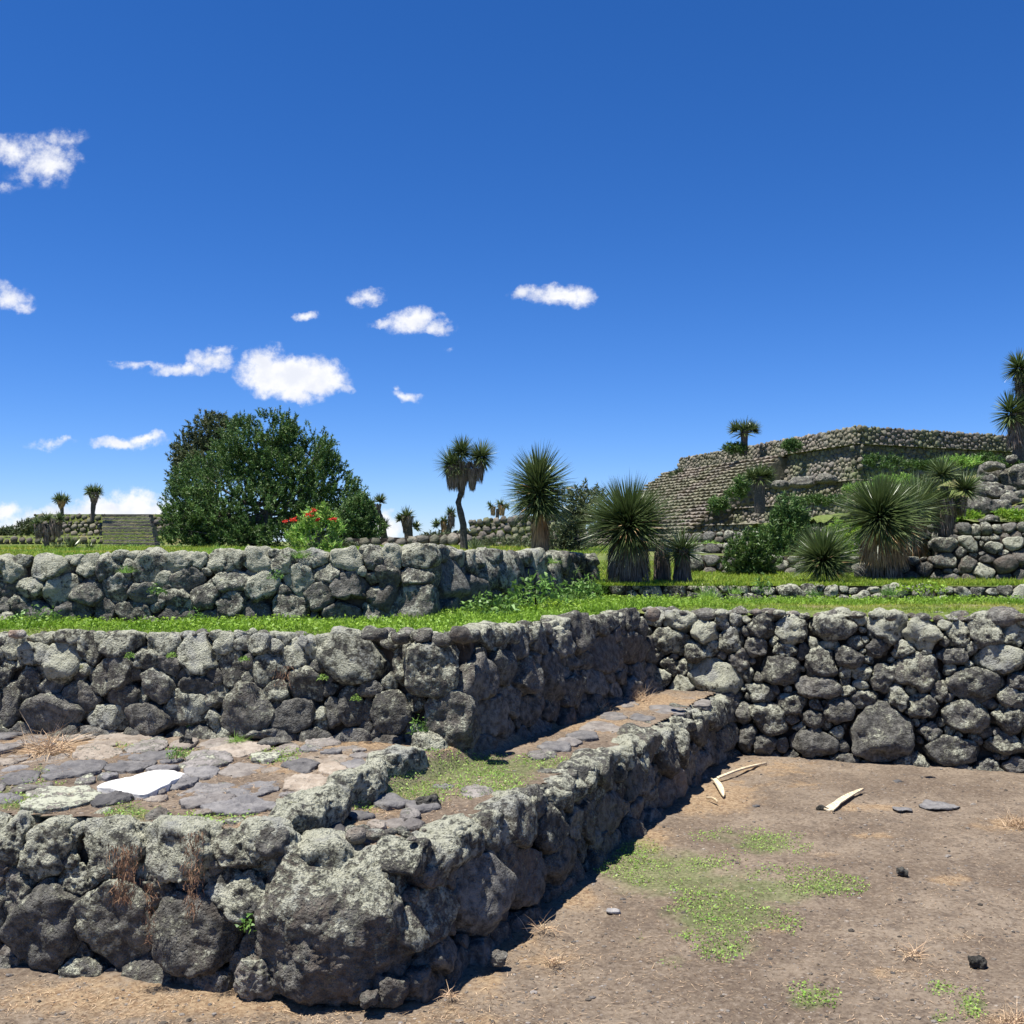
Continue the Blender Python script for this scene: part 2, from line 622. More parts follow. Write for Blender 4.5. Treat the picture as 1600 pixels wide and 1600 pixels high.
def ell_q(P, E):
    """normalised elliptical distance of points (N,2) to ellipses (J,5)-> (N,J)"""
    d = P[:, None, :] - E[None, :, 0:2]
    c, s = np.cos(E[:, 4]), np.sin(E[:, 4])
    xx = d[..., 0] * c + d[..., 1] * s
    yy = -d[..., 0] * s + d[..., 1] * c
    return np.sqrt((xx / E[:, 2]) ** 2 + (yy / E[:, 3]) ** 2)


def pack(hand, L, Hf, rmax, rmin, seed, lo=-0.05, s0=0.0, darts=900, asp=(0.7, 1.0), steps=9, overlap=0.80, flat=0.0):
    rs = np.random.default_rng(seed)
    E = np.array(hand, float).reshape(-1, 5) if len(hand) else np.zeros((0, 5))
    rad = rmax
    ratio = (rmin / rmax) ** (1.0 / max(1, steps - 1))
    for st in range(steps):
        pts = np.stack([rs.uniform(s0, L, darts), rs.uniform(lo, 1.0, darts)], 1)
        H = np.array([Hf(s) for s in pts[:, 0]])
        pts[:, 1] = lo + (pts[:, 1] - lo) / (1 - lo) * (H - lo)
        if len(E):
            g = np.sqrt(E[:, 2] * E[:, 3])
            dist = ((ell_q(pts, E) - 1) * g).min(axis=1)
            idx = np.where(dist > rad * overlap)[0]
        else:
            idx = np.arange(darts)
        new = []
        for i in idx:
            p = pts[i]
            if p[1] > H[i] - rad * 0.65:
                continue
            ok = True
            for q in new:
                if math.hypot(p[0] - q[0], p[1] - q[1]) < (q[2] + rad) * 0.5 + rad * 0.42:
                    ok = False
                    break
            if ok:
                a = rad * rs.uniform(0.9, 1.15)
                b = a * rs.uniform(*asp)
                ang = rs.normal(0, 0.35) if flat > 0 else rs.uniform(0, 3.14)
                new.append((p[0], p[1], a, b, ang))
        if new:
            E = np.vstack([E, np.array(new)])
        rad *= ratio
    return E


def outlines(E, Hf, gap, K=44, cap=1.32, lo=-0.15):
    th = np.arange(K) * 2 * math.pi / K
    ct, st = np.cos(th), np.sin(th)
    g = np.sqrt(E[:, 2] * E[:, 3])
    out = []
    fr = np.linspace(0.45, cap, 26)
    for i in range(len(E)):
        e = E[i]
        dl = th - e[4]
        er = 1.0 / np.sqrt((np.cos(dl) / e[2]) ** 2 + (np.sin(dl) / e[3]) ** 2)
        rr = er[:, None] * fr[None, :]
        P = np.stack([e[0] + rr * ct[:, None], e[1] + rr * st[:, None]], -1).reshape(-1, 2)
        near = np.where((np.hypot(E[:, 0] - e[0], E[:, 1] - e[1]) < 1.4 * (max(e[2], e[3]) + np.maximum(E[:, 2], E[:, 3]))) & (np.arange(len(E)) != i))[0]
        own = (fr[None, :] - 1) * g[i] + np.zeros((K, 1))
        if len(near):
            d = ((ell_q(P, E[near]) - 1) * g[near]).min(axis=1).reshape(K, len(fr))
            bad = d < own
        else:
            bad = np.zeros((K, len(fr)), bool)
        Hh = np.array([Hf(e[0])])[0]
        top = P[:, 1].reshape(K, -1)
        bad |= (top > Hh + 0.15 * g[i]) | (top < lo)
        first = np.where(bad.any(axis=1), bad.argmax(axis=1), len(fr) - 1)
        R = er * fr[first]
        for _ in range(2):
            nb = np.minimum(np.minimum(np.roll(R, 1), np.roll(R, -1)), np.minimum(np.roll(R, 2), np.roll(R, -2)))
            R = np.minimum(R, nb * 1.22)
        R = 0.7 * R + 0.15 * np.roll(R, 1) + 0.15 * np.roll(R, -1)
        R = np.maximum(R - gap, 0.3 * g[i])
        rs_ = np.random.default_rng(i * 7 + len(E))
        for q in range(6):
            cc = np.cos(th - rs_.uniform(0, 2 * math.pi))
            d_ = (R * cc).max() * rs_.uniform(0.88, 1.0)
            R = np.where(cc > 0.05, np.minimum(R, d_ / np.maximum(cc, 0.05)), R)
        out.append(R)
    return out


class Wall:
    def __init__(s, p0, p1, h0, h1, batter=0.08, z0=None, z1=None):
        s.p0 = Vector((p0[0], p0[1], p0[2]))
        s.p1 = Vector((p1[0], p1[1], p1[2]))
        hor = Vector((p1[0] - p0[0], p1[1] - p0[1], 0))
        s.L = hor.length
        s.S = hor.normalized()
        s.Nh = Vector((s.S.y, -s.S.x, 0))      # faces right of travel direction
        s.N = (s.Nh + Vector((0, 0, batter))).normalized()
        s.T = s.N.cross(s.S).normalized()
        if s.T.z < 0:
            s.T = -s.T
        s.h0, s.h1 = h0, h1
        s.Hwob = random.uniform(0, 50)

    def H(s, a):
        f = a / s.L
        return s.h0 * (1 - f) + s.h1 * f + 0.012 * math.sin(a * 7 + s.Hwob)

    def base(s, a):
        return s.p0.lerp(s.p1, a / s.L)

    def P(s, a, h, n=0.0):
        return s.base(a) + s.T * h + s.N * n

    def from_px(s, px, py):
        r = ray(px, py)
        o = Vector((0, 0, EYE))
        t = (s.p0 - o).dot(s.N) / r.dot(s.N)
        q = o + r * t
        a = (q - s.p0).dot(s.S)
        b = s.base(a)
        h = (q - b).dot(s.T)
        return a, h


def hand_px(wall, lst, ox, oy, sc, shrink=0.47):
    """stones picked in a crop: (cx, cy, w, h, rot) -> ellipses in wall coordinates"""
    res = []
    for q in lst:
        cx, cy, w, h = q[:4]
        rot = math.radians(q[4]) if len(q) > 4 else 0.0
        X, Y = ox + cx / sc, oy + cy / sc
        a, b = wall.from_px(X, Y)
        a1, _ = wall.from_px(X - w / sc / 2, Y)
        a2, _ = wall.from_px(X + w / sc / 2, Y)
        _, b1 = wall.from_px(X, Y - h / sc / 2)
        _, b2 = wall.from_px(X, Y + h / sc / 2)
        res.append((a, b, abs(a2 - a1) * shrink, abs(b1 - b2) * shrink, rot))
    return res


def core_box(wall, parent, thick=0.35, inset=0.10, below=0.15, top=-0.05, mat=None, s0=0.0, s1=None):
    s1 = wall.L if s1 is None else s1
    V = []
    nseg = max(2, int((s1 - s0) / 0.25))
    for i in range(nseg + 1):
        a = s0 + (s1 - s0) * i / nseg
        h = wall.H(a) + top
        for (hh, nn) in ((-below, -inset), (h, -inset), (h, -inset - thick), (-below, -inset - thick)):
            V.append(wall.P(a, hh, nn)[:])
    F = []
    for i in range(nseg):
        for j in range(4):
            k = (j + 1) % 4
            F.append((i * 4 + j, i * 4 + k, i * 4 + 4 + k, i * 4 + 4 + j))
    F.append((0, 3, 2, 1))
    e = nseg * 4
    F.append((e, e + 1, e + 2, e + 3))
    return build('core', V, F, mat or M['core'], parent)


STONES = [0]


def lay_stones(wall, parent, E, gap=0.006, level=4, lich=0.5, warm=0.25, bright=(0.7, 1.25), amp=1.0, mat='rock',
               depth=(0.32, 0.52), minl=2, small=0.05, deep_top=True, cap=1.8, skip=None, joined_below=None, k=6.0, tilt=0.16):
    R = outlines(E, wall.H, gap, cap=cap)
    sv, sf, sa, off = [], [], [], 0
    for i in range(len(E)):
        e = E[i]
        if skip and skip(e):
            continue
        g = float(np.mean(R[i]))
        lv = level if g > small else max(minl, level - 1)
        if g < small * 0.5:
            lv = max(minl, level - 2)
        sd_ = STONES[0] = STONES[0] + 1
        rs = random.Random(sd_ * 13)
        Do = min(g, 0.13) * rs.uniform(*depth)
        Di = min(g * 1.1, 0.16)
        is_top = deep_top and e[1] + g > wall.H(e[0]) - 0.05
        if is_top:
            Di = max(Di, rs.uniform(0.14, 0.2))
        n0 = rs.uniform(-0.035, 0.0) - 0.02
        o = wall.P(e[0], e[1], n0)
        N = (wall.N + wall.S * rs.gauss(0, tilt) + Vector((0, 0, rs.gauss(0.02, tilt)))).normalized()
        S = (wall.S - N * wall.S.dot(N)).normalized()
        T_ = N.cross(S)
        if T_.z < 0:
            T_ = -T_
        V, F = stone_mesh(R[i], Do, Di, lv, sd_, (S, T_, N), o, amp=amp, k=k)
        tint = (rs.uniform(*bright), min(1, max(0, lich + rs.gauss(0, 0.13) + (0.22 if is_top else 0.16 * (e[1] / max(wall.H(e[0]), .1) - 0.6)))), max(0, min(1, rs.uniform(-0.4, 1.0) * warm * 2)) * (0.4 if is_top else 1), 1)  # lichen thins low on the wall, which also paints in the shade there
        if joined_below is not None and g < joined_below:
            sv.append(V + np.array(o[:], np.float32))
            sf.append(F + off)
            sa.append(np.tile(np.array(tint, np.float32), (len(V), 1)))
            off += len(V)
            continue
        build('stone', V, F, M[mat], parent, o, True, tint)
    if sv:
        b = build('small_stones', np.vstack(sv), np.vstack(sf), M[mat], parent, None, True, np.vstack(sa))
        tag(b, kind='stuff')


def single_stone(name, c, size, seed, level=4, lich=0.5, warm=0.2, bright=1.0, rot=0.0, mat='rock', parent=None,
                 amp=1.0, facets=5, k=2.8, flat=False):
    """free standing stone, size = full extents (x, y, z)"""
    K = 36
    th = np.arange(K) * 2 * math.pi / K
    rs = np.random.default_rng(seed)
    ax, ay = size[0] / 2, size[1] / 2
    p = 2.6
    R = 1.0 / ((np.abs(np.cos(th)) / ax) ** p + (np.abs(np.sin(th)) / ay) ** p) ** (1 / p)
    R = R * (1 + 0.10 * np.sin(th * 2 + rs.uniform(0, 6)) + 0.07 * np.sin(th * 3 + rs.uniform(0, 6)) + 0.04 * np.sin(th * 5 + rs.uniform(0, 6)))
    S = Vector((math.cos(rot), math.sin(rot), 0))
    T_ = Vector((-math.sin(rot), math.cos(rot), 0))
    V, F = stone_mesh(R, size[2] / 2, size[2] / 2, level, seed, (S, T_, Vector((0, 0, 1))), c, amp=amp, k=k, facets=facets, fine=not flat)
    return build(name, V, F, M[mat], parent, c, True, (bright, lich, warm, 1))


# ---------------------------------------------------------------- walls: where they stand
# front platform: front face and side face
A_front = Wall((-3.60, 4.25, 0), (-0.36, 3.60, 0), 0.53, 0.53, 0.10)
A_side = Wall((-0.30, 3.66, 0), (1.62, 7.68, 0), 0.48, 0.43, 0.10)
B_front = Wall((-5.2, 5.95, 0.53), (-0.24, 5.42, 0.47), 0.54, 0.64, 0.10)
B_side = Wall((-0.22, 5.42, 0.44), (1.08, 7.92, 0.42), 0.68, 0.64, 0.10)
R_wall = Wall((1.02, 7.98, 0), (5.4, 6.62, 0), 1.06, 1.06, 0.10)
C_front = Wall((-6.5, 6.62, 1.06), (-0.80, 6.80, 1.06), 0.39, 0.50, 0.10)
C_side = Wall((-0.78, 6.78, 1.06), (0.92, 10.6, 1.08), 0.50, 0.38, 0.08)


# ---------------------------------------------------------------- ground sheets
def grid_sheet(xs, ys, zf, keep=None):
    X, Y = np.meshgrid(xs, ys)
    P = np.stack([X.ravel(), Y.ravel(), np.zeros(X.size)], 1)
    P[:, 2] = zf(P)
    nx, ny = len(xs), len(ys)
    i = np.arange(nx * ny).reshape(ny, nx)
    F = np.stack([i[:-1, :-1], i[:-1, 1:], i[1:, 1:], i[1:, :-1]], -1).reshape(-1, 4)
    if keep is not None:
        C = P[F].mean(axis=1)
        F = F[keep(C)]
        used = np.unique(F)
        remap = -np.ones(len(P), int)
        remap[used] = np.arange(len(used))
        P = P[used]
        F = remap[F]
    return P, F


def left_of(C, p0, p1, off=0.0):
    """points on the left side of p0->p1 (further than off)"""
    d = np.array([p1[0] - p0[0], p1[1] - p0[1]])
    d = d / np.linalg.norm(d)
    return (d[0] * (C[:, 1] - p0[1]) - d[1] * (C[:, 0] - p0[0])) > off


def patches(P, lst):
    u_, v_ = to_px(P)
    m = np.zeros(len(P))
    for (cx, cy, rx, ry, s) in lst:
        d = np.sqrt(((u_ - cx) / rx) ** 2 + ((v_ - cy) / ry) ** 2)
        m = np.maximum(m, s * np.clip(1.45 - d, 0, 1))
    return m


G0_GREEN = [(1040, 1365, 105, 40, 1), (1130, 1430, 95, 40, 1), (1195, 1318, 55, 20, .9), (1150, 1390, 130, 35, .8), (1000, 1330, 50, 28, .8),
            (1290, 1385, 50, 14, .9), (1265, 1562, 36, 20, .9), (1518, 1572, 24, 18, .9), (1050, 1500, 30, 10, .6), (1215, 1395, 70, 22, .9),
            (1140, 1480, 60, 18, .8), (1470, 1548, 20, 8, .7), (1130, 1308, 50, 14, .6), (1470, 1592, 20, 8, .8), (1000, 1468, 12, 10, .6)]
G0_STRAW = [(1120, 1245, 70, 30, 1), (1010, 1310, 50, 22, .9), (900, 1400, 50, 26, .9), (800, 1470, 45, 22, .9), (745, 1540, 50, 30, .8),
            (1350, 1262, 70, 9, .8), (1200, 1200, 90, 16, .7), (1240, 1225, 60, 10, .5), (1480, 1375, 32, 9, .9), (1580, 1288, 60, 14, .9),
            (850, 1500, 60, 24, .7), (300, 1560, 380, 36, .95), (700, 1590, 120, 20, .6), (1360, 1305, 40, 6, .8), (1290, 1335, 30, 5, .6),
            (1200, 1450, 40, 12, .6), (1560, 1590, 50, 14, .7), (1090, 1260, 40, 20, .8), (1400, 1520, 60, 12, .5), (1500, 1462, 40, 6, .5), (640, 1575, 80, 14, .6)]
G1_GREEN = [(730, 1205, 130, 24, 1), (630, 1235, 75, 20, 1), (830, 1195, 70, 14, .9), (590, 1245, 50, 14, .9), (780, 1232, 70, 16, .8), (330, 1280, 55, 10, .9),
            (205, 1272, 34, 14, 1), (45, 1240, 62, 18, 1), (25, 1252, 45, 16, 1), (430, 1180, 32, 12, 1), (275, 1178, 26, 9, .6), (180, 1172, 30, 7, .5), (560, 1262, 30, 8, .5), (60, 1205, 14, 8, .6)]
G1_STRAW = [(110, 1168, 130, 18, 1), (560, 1158, 110, 14, .9), (1000, 1096, 90, 16, 1), (900, 1130, 90, 18, .9), (800, 1158, 60, 14, .6), (480, 1290, 90, 24, .8),
            (600, 1262, 90, 14, .7), (430, 1200, 60, 14, .7), (220, 1240, 60, 12, .6), (300, 1235, 90, 16, .5), (400, 1300, 60, 30, .7), (60, 1280, 60, 10, .6), (1090, 1095, 40, 12, .7), (700, 1165, 40, 8, .8)]
G1_BROWN = []


def zf0(P):
    return 0.014 * fbm(P * 1.6, 3, 4) + 0.006 * fbm(P * 11.0, 3, 8, 0.6) - 0.012


xs = np.concatenate([-np.geomspace(90, 3.4, 26), np.arange(-3.3, 4.4, 0.024), np.geomspace(4.45, 90, 26)])
ys = np.concatenate([np.linspace(-60, 2.6, 20), np.arange(2.7, 8.4, 0.024), [8.6, 9, 10]])
P, F = grid_sheet(xs, ys, zf0)
tint = np.stack([patches(P, G0_STRAW), patches(P, G0_GREEN), np.zeros(len(P))], 1)
far_m = (np.abs(P[:, 0]) > 5) | (P[:, 1] < 2.65)
tint[far_m, :] = (0.3, 0.1, 0)
g0 = build('dirt_ground', P, F, M['dirt'], None, None, True, tint)
tag(g0, kind='structure')


def zf1(P):
    # paved part left of the kerb is higher than the strip to the right of it
    k0, k1 = (-0.98, 3.74), (-0.30, 5.25)
    d = np.array([k1[0] - k0[0], k1[1] - k0[1]])
    d = d / np.linalg.norm(d)
    side = d[0] * (P[:, 1] - k0[1]) - d[1] * (P[:, 0] - k0[0])
    t = np.clip(side / 0.10 + 0.5, 0, 1)
    back = np.clip((P[:, 1] - 5.2) / 1.0, 0, 1)
    z = 0.452 + (0.53 - 0.452) * t * (1 - 0.0 * back)
    return z + 0.008 * fbm(P * 2.3, 2, 14) + 0.005 * fbm(P * 12.0, 3, 18, 0.6)


xs = np.concatenate([np.linspace(-30, -3.6, 12), np.arange(-3.5, 1.75, 0.026)])
ys = np.arange(3.55, 8.4, 0.026)
P, F = grid_sheet(xs, ys, zf1, lambda C: left_of(C, A_front.p0, A_front.p1, 0.13) & left_of(C, A_side.p0, A_side.p1, 0.13) &
                  (~left_of(C, B_front.p0, B_front.p1, 0.2) | ~left_of(C, B_side.p0, B_side.p1, 0.2)))
tint = np.stack([patches(P, G1_STRAW), patches(P, G1_GREEN), np.zeros(len(P))], 1)
tint[P[:, 0] < -3.5] = (.4, .2, 0)
platform = build('platform_top', P, F, M['dirt'], None, None, True, tint)
tag(platform, kind='structure')


def zf2(P):
    def dl(w):
        return (w.S.x * (P[:, 1] - w.p0.y) - w.S.y * (P[:, 0] - w.p0.x))
    dd = np.where(P[:, 0] > 1.0, dl(R_wall), np.minimum(dl(B_front), dl(B_side)))
    edge = np.clip((0.26 - dd) / 0.12, 0, 1)
    return 1.065 + 0.008 * fbm(P * 1.3, 2, 24) + 0.01 * fbm(P * 8.0, 2, 28) - 0.045 * edge


xs = np.concatenate([np.linspace(-30, -4.6, 10), np.arange(-4.5, 6, 0.05), np.linspace(6.1, 30, 10)])
ys = np.concatenate([np.arange(5.0, 11.0, 0.05), [12, 14]])
Rq = (R_wall.p1[0] + R_wall.S.x * 30, R_wall.p1[1] + R_wall.S.y * 30)
P, F = grid_sheet(xs, ys, zf2, lambda C: left_of(C, B_front.p0, B_front.p1, 0.15) & (left_of(C, B_side.p0, B_side.p1, 0.15) & (C[:, 1] > 0) | (C[:, 0] > 50)) |
                  (left_of(C, R_wall.p0, R_wall.p1, 0.17) & left_of(C, B_side.p0, B_side.p1, -30) & (C[:, 0] > 1.0)))
terr = build('grass_terrace', P, F, M['land'], None, None, True)
tag(terr, kind='structure')


def poly_sheet(name, pts, z, mat, kind='structure', parent=None):
    V = [(p[0], p[1], p[2] if len(p) > 2 else z) for p in pts]
    me = bpy.data.meshes.new(name)
    me.from_pydata(V, [], [tuple(range(len(V)))])
    me.materials.append(mat)
    o = obj(name, me, parent)
    if kind:
        tag(o, kind=kind)
    return o


# far plain that reaches the horizon
poly_sheet('far_plain', [(-2600, 11.0), (0.6, 11.0), (1.0, 9.70), (6.6, 9.10), (60, 4.6), (2600, 8.0), (2600, 3500), (-2600, 3500)], 1.19, M['land'])


def zf3(P):
    return 1.50 + 0.02 * fbm(P * 0.9, 2, 34) - 0.045 * np.clip((-P[:, 0] - 1.5) / 2.5, 0, 1) - 0.05 * np.clip(P[:, 0] / 0.8, 0, 1)


xs = np.concatenate([np.linspace(-40, -5.2, 14), np.arange(-5, 2.0, 0.12)])
ys = np.concatenate([np.arange(6.5, 12.0, 0.12), np.linspace(12.2, 26, 12)])
C_s1 = (C_side.p1[0] + C_side.S.x * 12, C_side.p1[1] + C_side.S.y * 12)
P, F = grid_sheet(xs, ys, zf3, lambda C: left_of(C, C_front.p0, C_front.p1, 0.14) & left_of(C, C_side.p0, C_side.p1, 0.12) & (C[:, 1] < 10.7 + 40 * (C[:, 0] < 0.4)))
up = build('upper_platform_top', P, F, M['land'], None, None, True)
tag(up, kind='structure')

# ---------------------------------------------------------------- near walls: stones read off one by one
def top_rubble(w, t, n, seed, n0=-0.06, n1=-0.26, s0=0.0, lich=.5, size=.018):
    rs = np.random.default_rng(seed)
    V0, F0 = ICO[2]
    Vs, Fs, As = [], [], []
    for i in range(n):
        a = rs.uniform(s0, w.L)
        p = w.P(a, w.H(a) - 0.005, rs.uniform(n1, n0))
        r = size * rs.gamma(2.5, .4)
        X = V0 * np.array([r * rs.uniform(.8, 1.5), r * rs.uniform(.7, 1.2), r * rs.uniform(.5, .8)])
        X = X * (1 + 0.22 * vnoise(V0 * 1.3 + i * 3.1, 5))[:, None]
        th = rs.uniform(0, 3.14)
        c, q = math.cos(th), math.sin(th)
        X = X @ np.array([[c, q, 0], [-q, c, 0], [0, 0, 1]])
        Vs.append(X + np.array([p.x, p.y, p.z]))
        Fs.append(F0 + i * len(V0))
        As.append(np.tile(np.array([rs.uniform(.6, 1.5), lich + rs.normal() * .2, rs.uniform(0, .5), 1]), (len(V0), 1)))
    b = build('rubble_fill', np.vstack(Vs), np.vstack(Fs), M['rock'], t, None, True, np.vstack(As))
    tag(b, kind='stuff')


def walls_near():
    # front face of the low platform
    w = A_front
    t = empty('dry_stone_wall', w.base(w.L / 2), 'knee-high lichen-crusted stone wall nearest the camera, ending at the big corner boulder', 'stone wall')
    t.location = (0, 0, 0)
    core_box(w, t, top=-0.02, inset=0.085, s1=w.L - 0.40)
    hand = hand_px(w, [(20, 180, 100, 150), (145, 210, 185, 195, 8), (365, 208, 250, 205), (622, 212, 245, 200), (858, 203, 225, 135, 5), (965, 225, 85, 90),
                       (40, 380, 130, 230), (150, 465, 270, 305), (240, 318, 105, 100), (402, 470, 285, 335), (705, 500, 300, 300), (842, 365, 230, 180),
                       (-150, 250, 220, 200), (-120, 470, 260, 250), (20, 560, 60, 60)], 0, 1240, 2.2857)
    E = pack(hand, w.L - 0.42, w.H, 0.09, 0.016, 3, overlap=0.85)
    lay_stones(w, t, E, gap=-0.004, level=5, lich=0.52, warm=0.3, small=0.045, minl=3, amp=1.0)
    # the corner boulder and the small stones wedged under and beside it
    S, T_, N = w.S, Vector((0, 0, 1)), w.Nh
    K = 48
    th = np.arange(K) * 2 * math.pi / K
    p = 3.0
    R = 1.0 / ((np.abs(np.cos(th)) / 0.285) ** p + (np.abs(np.sin(th)) / 0.285) ** p) ** (1 / p)
    R *= 1 + 0.05 * np.sin(2 * th + 1) + 0.03 * np.sin(3 * th + 2)
    R[int(K * 0.60):int(K * 0.72)] *= 0.93
    c = aty(528, 1449, 3.80)
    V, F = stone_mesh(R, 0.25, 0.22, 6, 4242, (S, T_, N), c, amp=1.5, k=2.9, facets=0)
    hz = np.clip((V[:, 2] + 0.3) / 0.6, 0, 1)  # lichen gives way to brown downward, with the underside's shade painted in
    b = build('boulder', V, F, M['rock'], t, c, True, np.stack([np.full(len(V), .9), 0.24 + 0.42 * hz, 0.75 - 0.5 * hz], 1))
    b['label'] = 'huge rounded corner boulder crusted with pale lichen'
    for (px, py, s, sd_) in ((560, 1548, 0.10, 1), (604, 1545, 0.13, 2), (645, 1528, 0.12, 3), (632, 1480, 0.10, 4), (575, 1562, 0.06, 5)):
        c = at(px, py + 12, 0.03)
        single_stone('stone', c + Vector((0.0, 0.03, 0.02)), (s * 1.1, s, s * 0.95), 900 + sd_, 4, 0.35, 0.3, 0.8, rnd(0, 3), parent=t)

    top_rubble(w, t, 90, 71)
    # side face of the low platform
    w = A_side
    t = empty('dry_stone_wall', (0, 0, 0), 'knee-high wall running away in shade from the corner boulder, pale lichen on its top stones', 'stone wall')
    core_box(w, t, top=-0.03, inset=0.085, s0=0.12)
    hand = hand_px(w, [(150, 285, 140, 125), (305, 255, 165, 165), (405, 225, 80, 150), (490, 195, 105, 165), (550, 130, 85, 110), (650, 110, 95, 130),
                       (185, 385, 105, 75), (150, 452, 65, 42), (185, 535, 150, 195), (350, 460, 175, 280), (510, 380, 150, 240), (620, 330, 100, 150),
                       (595, 210, 90, 160), (690, 230, 90, 150), (220, 660, 120, 140), (735, 60, 90, 100), (815, 175, 95, 200)], 600, 1200, 2.2857)
    hand += hand_px(w, [(690, 260, 0, 0)][:0], 0, 0, 1)
    far_h = hand_px(w, [(310, 760, 160, 220), (570, 600, 180, 260), (690, 590, 140, 170), (860, 640, 120, 230), (975, 480, 130, 270), (1100, 260, 100, 150),
                        (1225, 310, 170, 220), (1330, 230, 110, 180), (1420, 170, 100, 150), (600, 880, 190, 300), (450, 920, 100, 330), (370, 960, 120, 220),
                        (790, 870, 120, 210), (890, 790, 80, 200), (970, 750, 90, 220), (1050, 690, 90, 220), (1140, 580, 110, 220), (1225, 550, 90, 210), (1310, 500, 100, 190), (1400, 380, 100, 200)],
                    820, 1070, 4.444, 0.45)
    hand = [h for h in hand if h[0] < far_h[0][0] - 0.1] + far_h
    E = pack(hand, w.L, w.H, 0.10, 0.018, 5, s0=0.02, overlap=0.85)
    lay_stones(w, t, E, gap=-0.004, level=4, lich=0.33, warm=0.28, small=0.05, minl=3, depth=(0.5, 0.7))
    # coping: pale lichen-crusted blocks along the top edge
    a = 0.10
    i = 0
    while a < w.L - 0.05:
        ln = rnd(0.15, 0.30)
        c = w.P(a + ln / 2, w.H(a) - 0.055, -0.085)
        dz = 0.13 + rnd(-0.01, 0.03)
        ang = math.atan2(w.S.y, w.S.x) + rnd(-0.12, 0.12)
        s = single_stone('coping_stone', c + Vector((0, 0, rnd(-0.012, 0.022))), (ln * 1.04, rnd(0.19, 0.27), dz), 300 + i, 4, 0.72, 0.1, 1.0, ang, parent=t, k=3.2, amp=1.2)
        a += ln
        i += 1

    # kerb stones between the paved part and the strip
    t = empty('kerb', (0, 0, 0), 'row of long lichen-covered kerb stones between paving and the low grassy strip', 'kerb')
    for (px, py, z, sx, sy, sz, rot, sd_) in ((486, 1268, .535, .44, .17, .17, 66, 21), (560, 1225, .54, .36, .16, .17, 62, 22), (622, 1190, .545, .34, .18, .17, 58, 23),
                                            (668, 1170, .53, .19, .18, .17, 40, 24), (425, 1310, .50, .22, .2, .15, 20, 25), (586, 1208, .535, .2, .15, .15, 80, 26)):
        c = at(px, py, z)
        c.z = z
        single_stone('kerb_stone', c, (sx, sy, sz), 700 + sd_, 5, 0.72, 0.1, 1.0, math.radians(rot), parent=t, k=3.4, amp=0.9)

    # second wall, camera-facing
    w = B_front
    t = empty('dry_stone_wall', (0, 0, 0), 'waist-high wall of grey lichened boulders behind the flagstones, camera-facing, left of the centre corner', 'stone wall')
    core_box(w, t, top=-0.02, inset=0.09)
    hand = hand_px(w, [(35, 190, 80, 100), (165, 152, 145, 40), (150, 215, 160, 95), (275, 240, 175, 165), (400, 200, 85, 135), (555, 172, 195, 105), (740, 155, 150, 100),
                       (900, 228, 165, 190), (1030, 170, 85, 85), (1110, 165, 85, 55), (1185, 175, 90, 75), (1060, 270, 125, 165), (1225, 275, 145, 180), (1355, 215, 115, 115), (1435, 190, 60, 115),
                       (490, 320, 225, 170, 25), (660, 240, 95, 105), (770, 270, 110, 100), (125, 350, 88, 155), (215, 355, 95, 75), (370, 402, 180, 120, -18), (550, 400, 145, 95),
                       (715, 365, 135, 165), (890, 358, 185, 75), (650, 400, 48, 95), (1000, 410, 85, 95), (1400, 350, 175, 160), (1270, 388, 90, 85),
                       (35, 440, 85, 255), (218, 490, 305, 185), (475, 518, 190, 115), (670, 515, 195, 128), (860, 480, 165, 165), (1118, 478, 255, 250), (1350, 500, 205, 140, 20), (1560, 480, 125, 200),
                       (-90, 230, 150, 150), (-100, 430, 170, 220)], 0, 950, 2.963)
    hand += hand_px(w, [(160, 372, 325, 215, -8), (370, 390, 85, 255), (505, 402, 215, 235), (105, 600, 165, 190), (312, 612, 175, 185), (212, 600, 55, 100), (418, 560, 85, 85),
                        (545, 650, 160, 245), (250, 262, 90, 50), (220, 500, 110, 50)], 500, 900, 2.857)
    hand = [h for h in hand]
    E = pack(hand, w.L, w.H, 0.11, 0.02, 7, overlap=0.85)
    lay_stones(w, t, E, gap=-0.004, level=4, lich=0.55, warm=0.12, small=0.05, minl=3, skip=lambda e: e[0] > w.L - 0.28)
    # corner blocks
    N = w.Nh
    for (px, py, Y, ax, ah, lv, sd_, li) in ((676, 1042, 5.36, .135, .145, 5, 31, .66), (706, 1125, 5.34, .135, .15, 5, 32, .5)):
        c = aty(px, py, Y + 0.13)
        K = 40
        th = np.arange(K) * 2 * math.pi / K
        R = 1.0 / ((np.abs(np.cos(th)) / ax) ** 4 + (np.abs(np.sin(th)) / ah) ** 4) ** 0.25
        V, F = stone_mesh(R, 0.14, 0.14, lv, 500 + sd_, (w.S, Vector((0, 0, 1)), N), c, amp=1.0, k=4.2, facets=3)
        q = build('corner_stone', V, F, M['rock'], t, c, True, (1.0, li, 0.2, 1))
    for (px, py, s, sd_) in ((700, 1178, .08, 1), (727, 1172, .08, 2), (660, 992, .10, 3), (625, 996, .09, 4), (690, 1000, .10, 5), (735, 992, .09, 6)):
        c = aty(px, py, 5.45)
        single_stone('stone', c, (s * 1.3, s, s * .8), 520 + sd_, 3, .5, .2, .9, rnd(0, 3), parent=t)

    top_rubble(w, t, 260, 72)
    # second wall, side in shade
    w = B_side
    t = empty('dry_stone_wall', (0, 0, 0), 'shaded dark wall running from the centre corner block back to the right-hand wall', 'stone wall')
    core_box(w, t, top=-0.03, inset=0.085, s0=0.26)
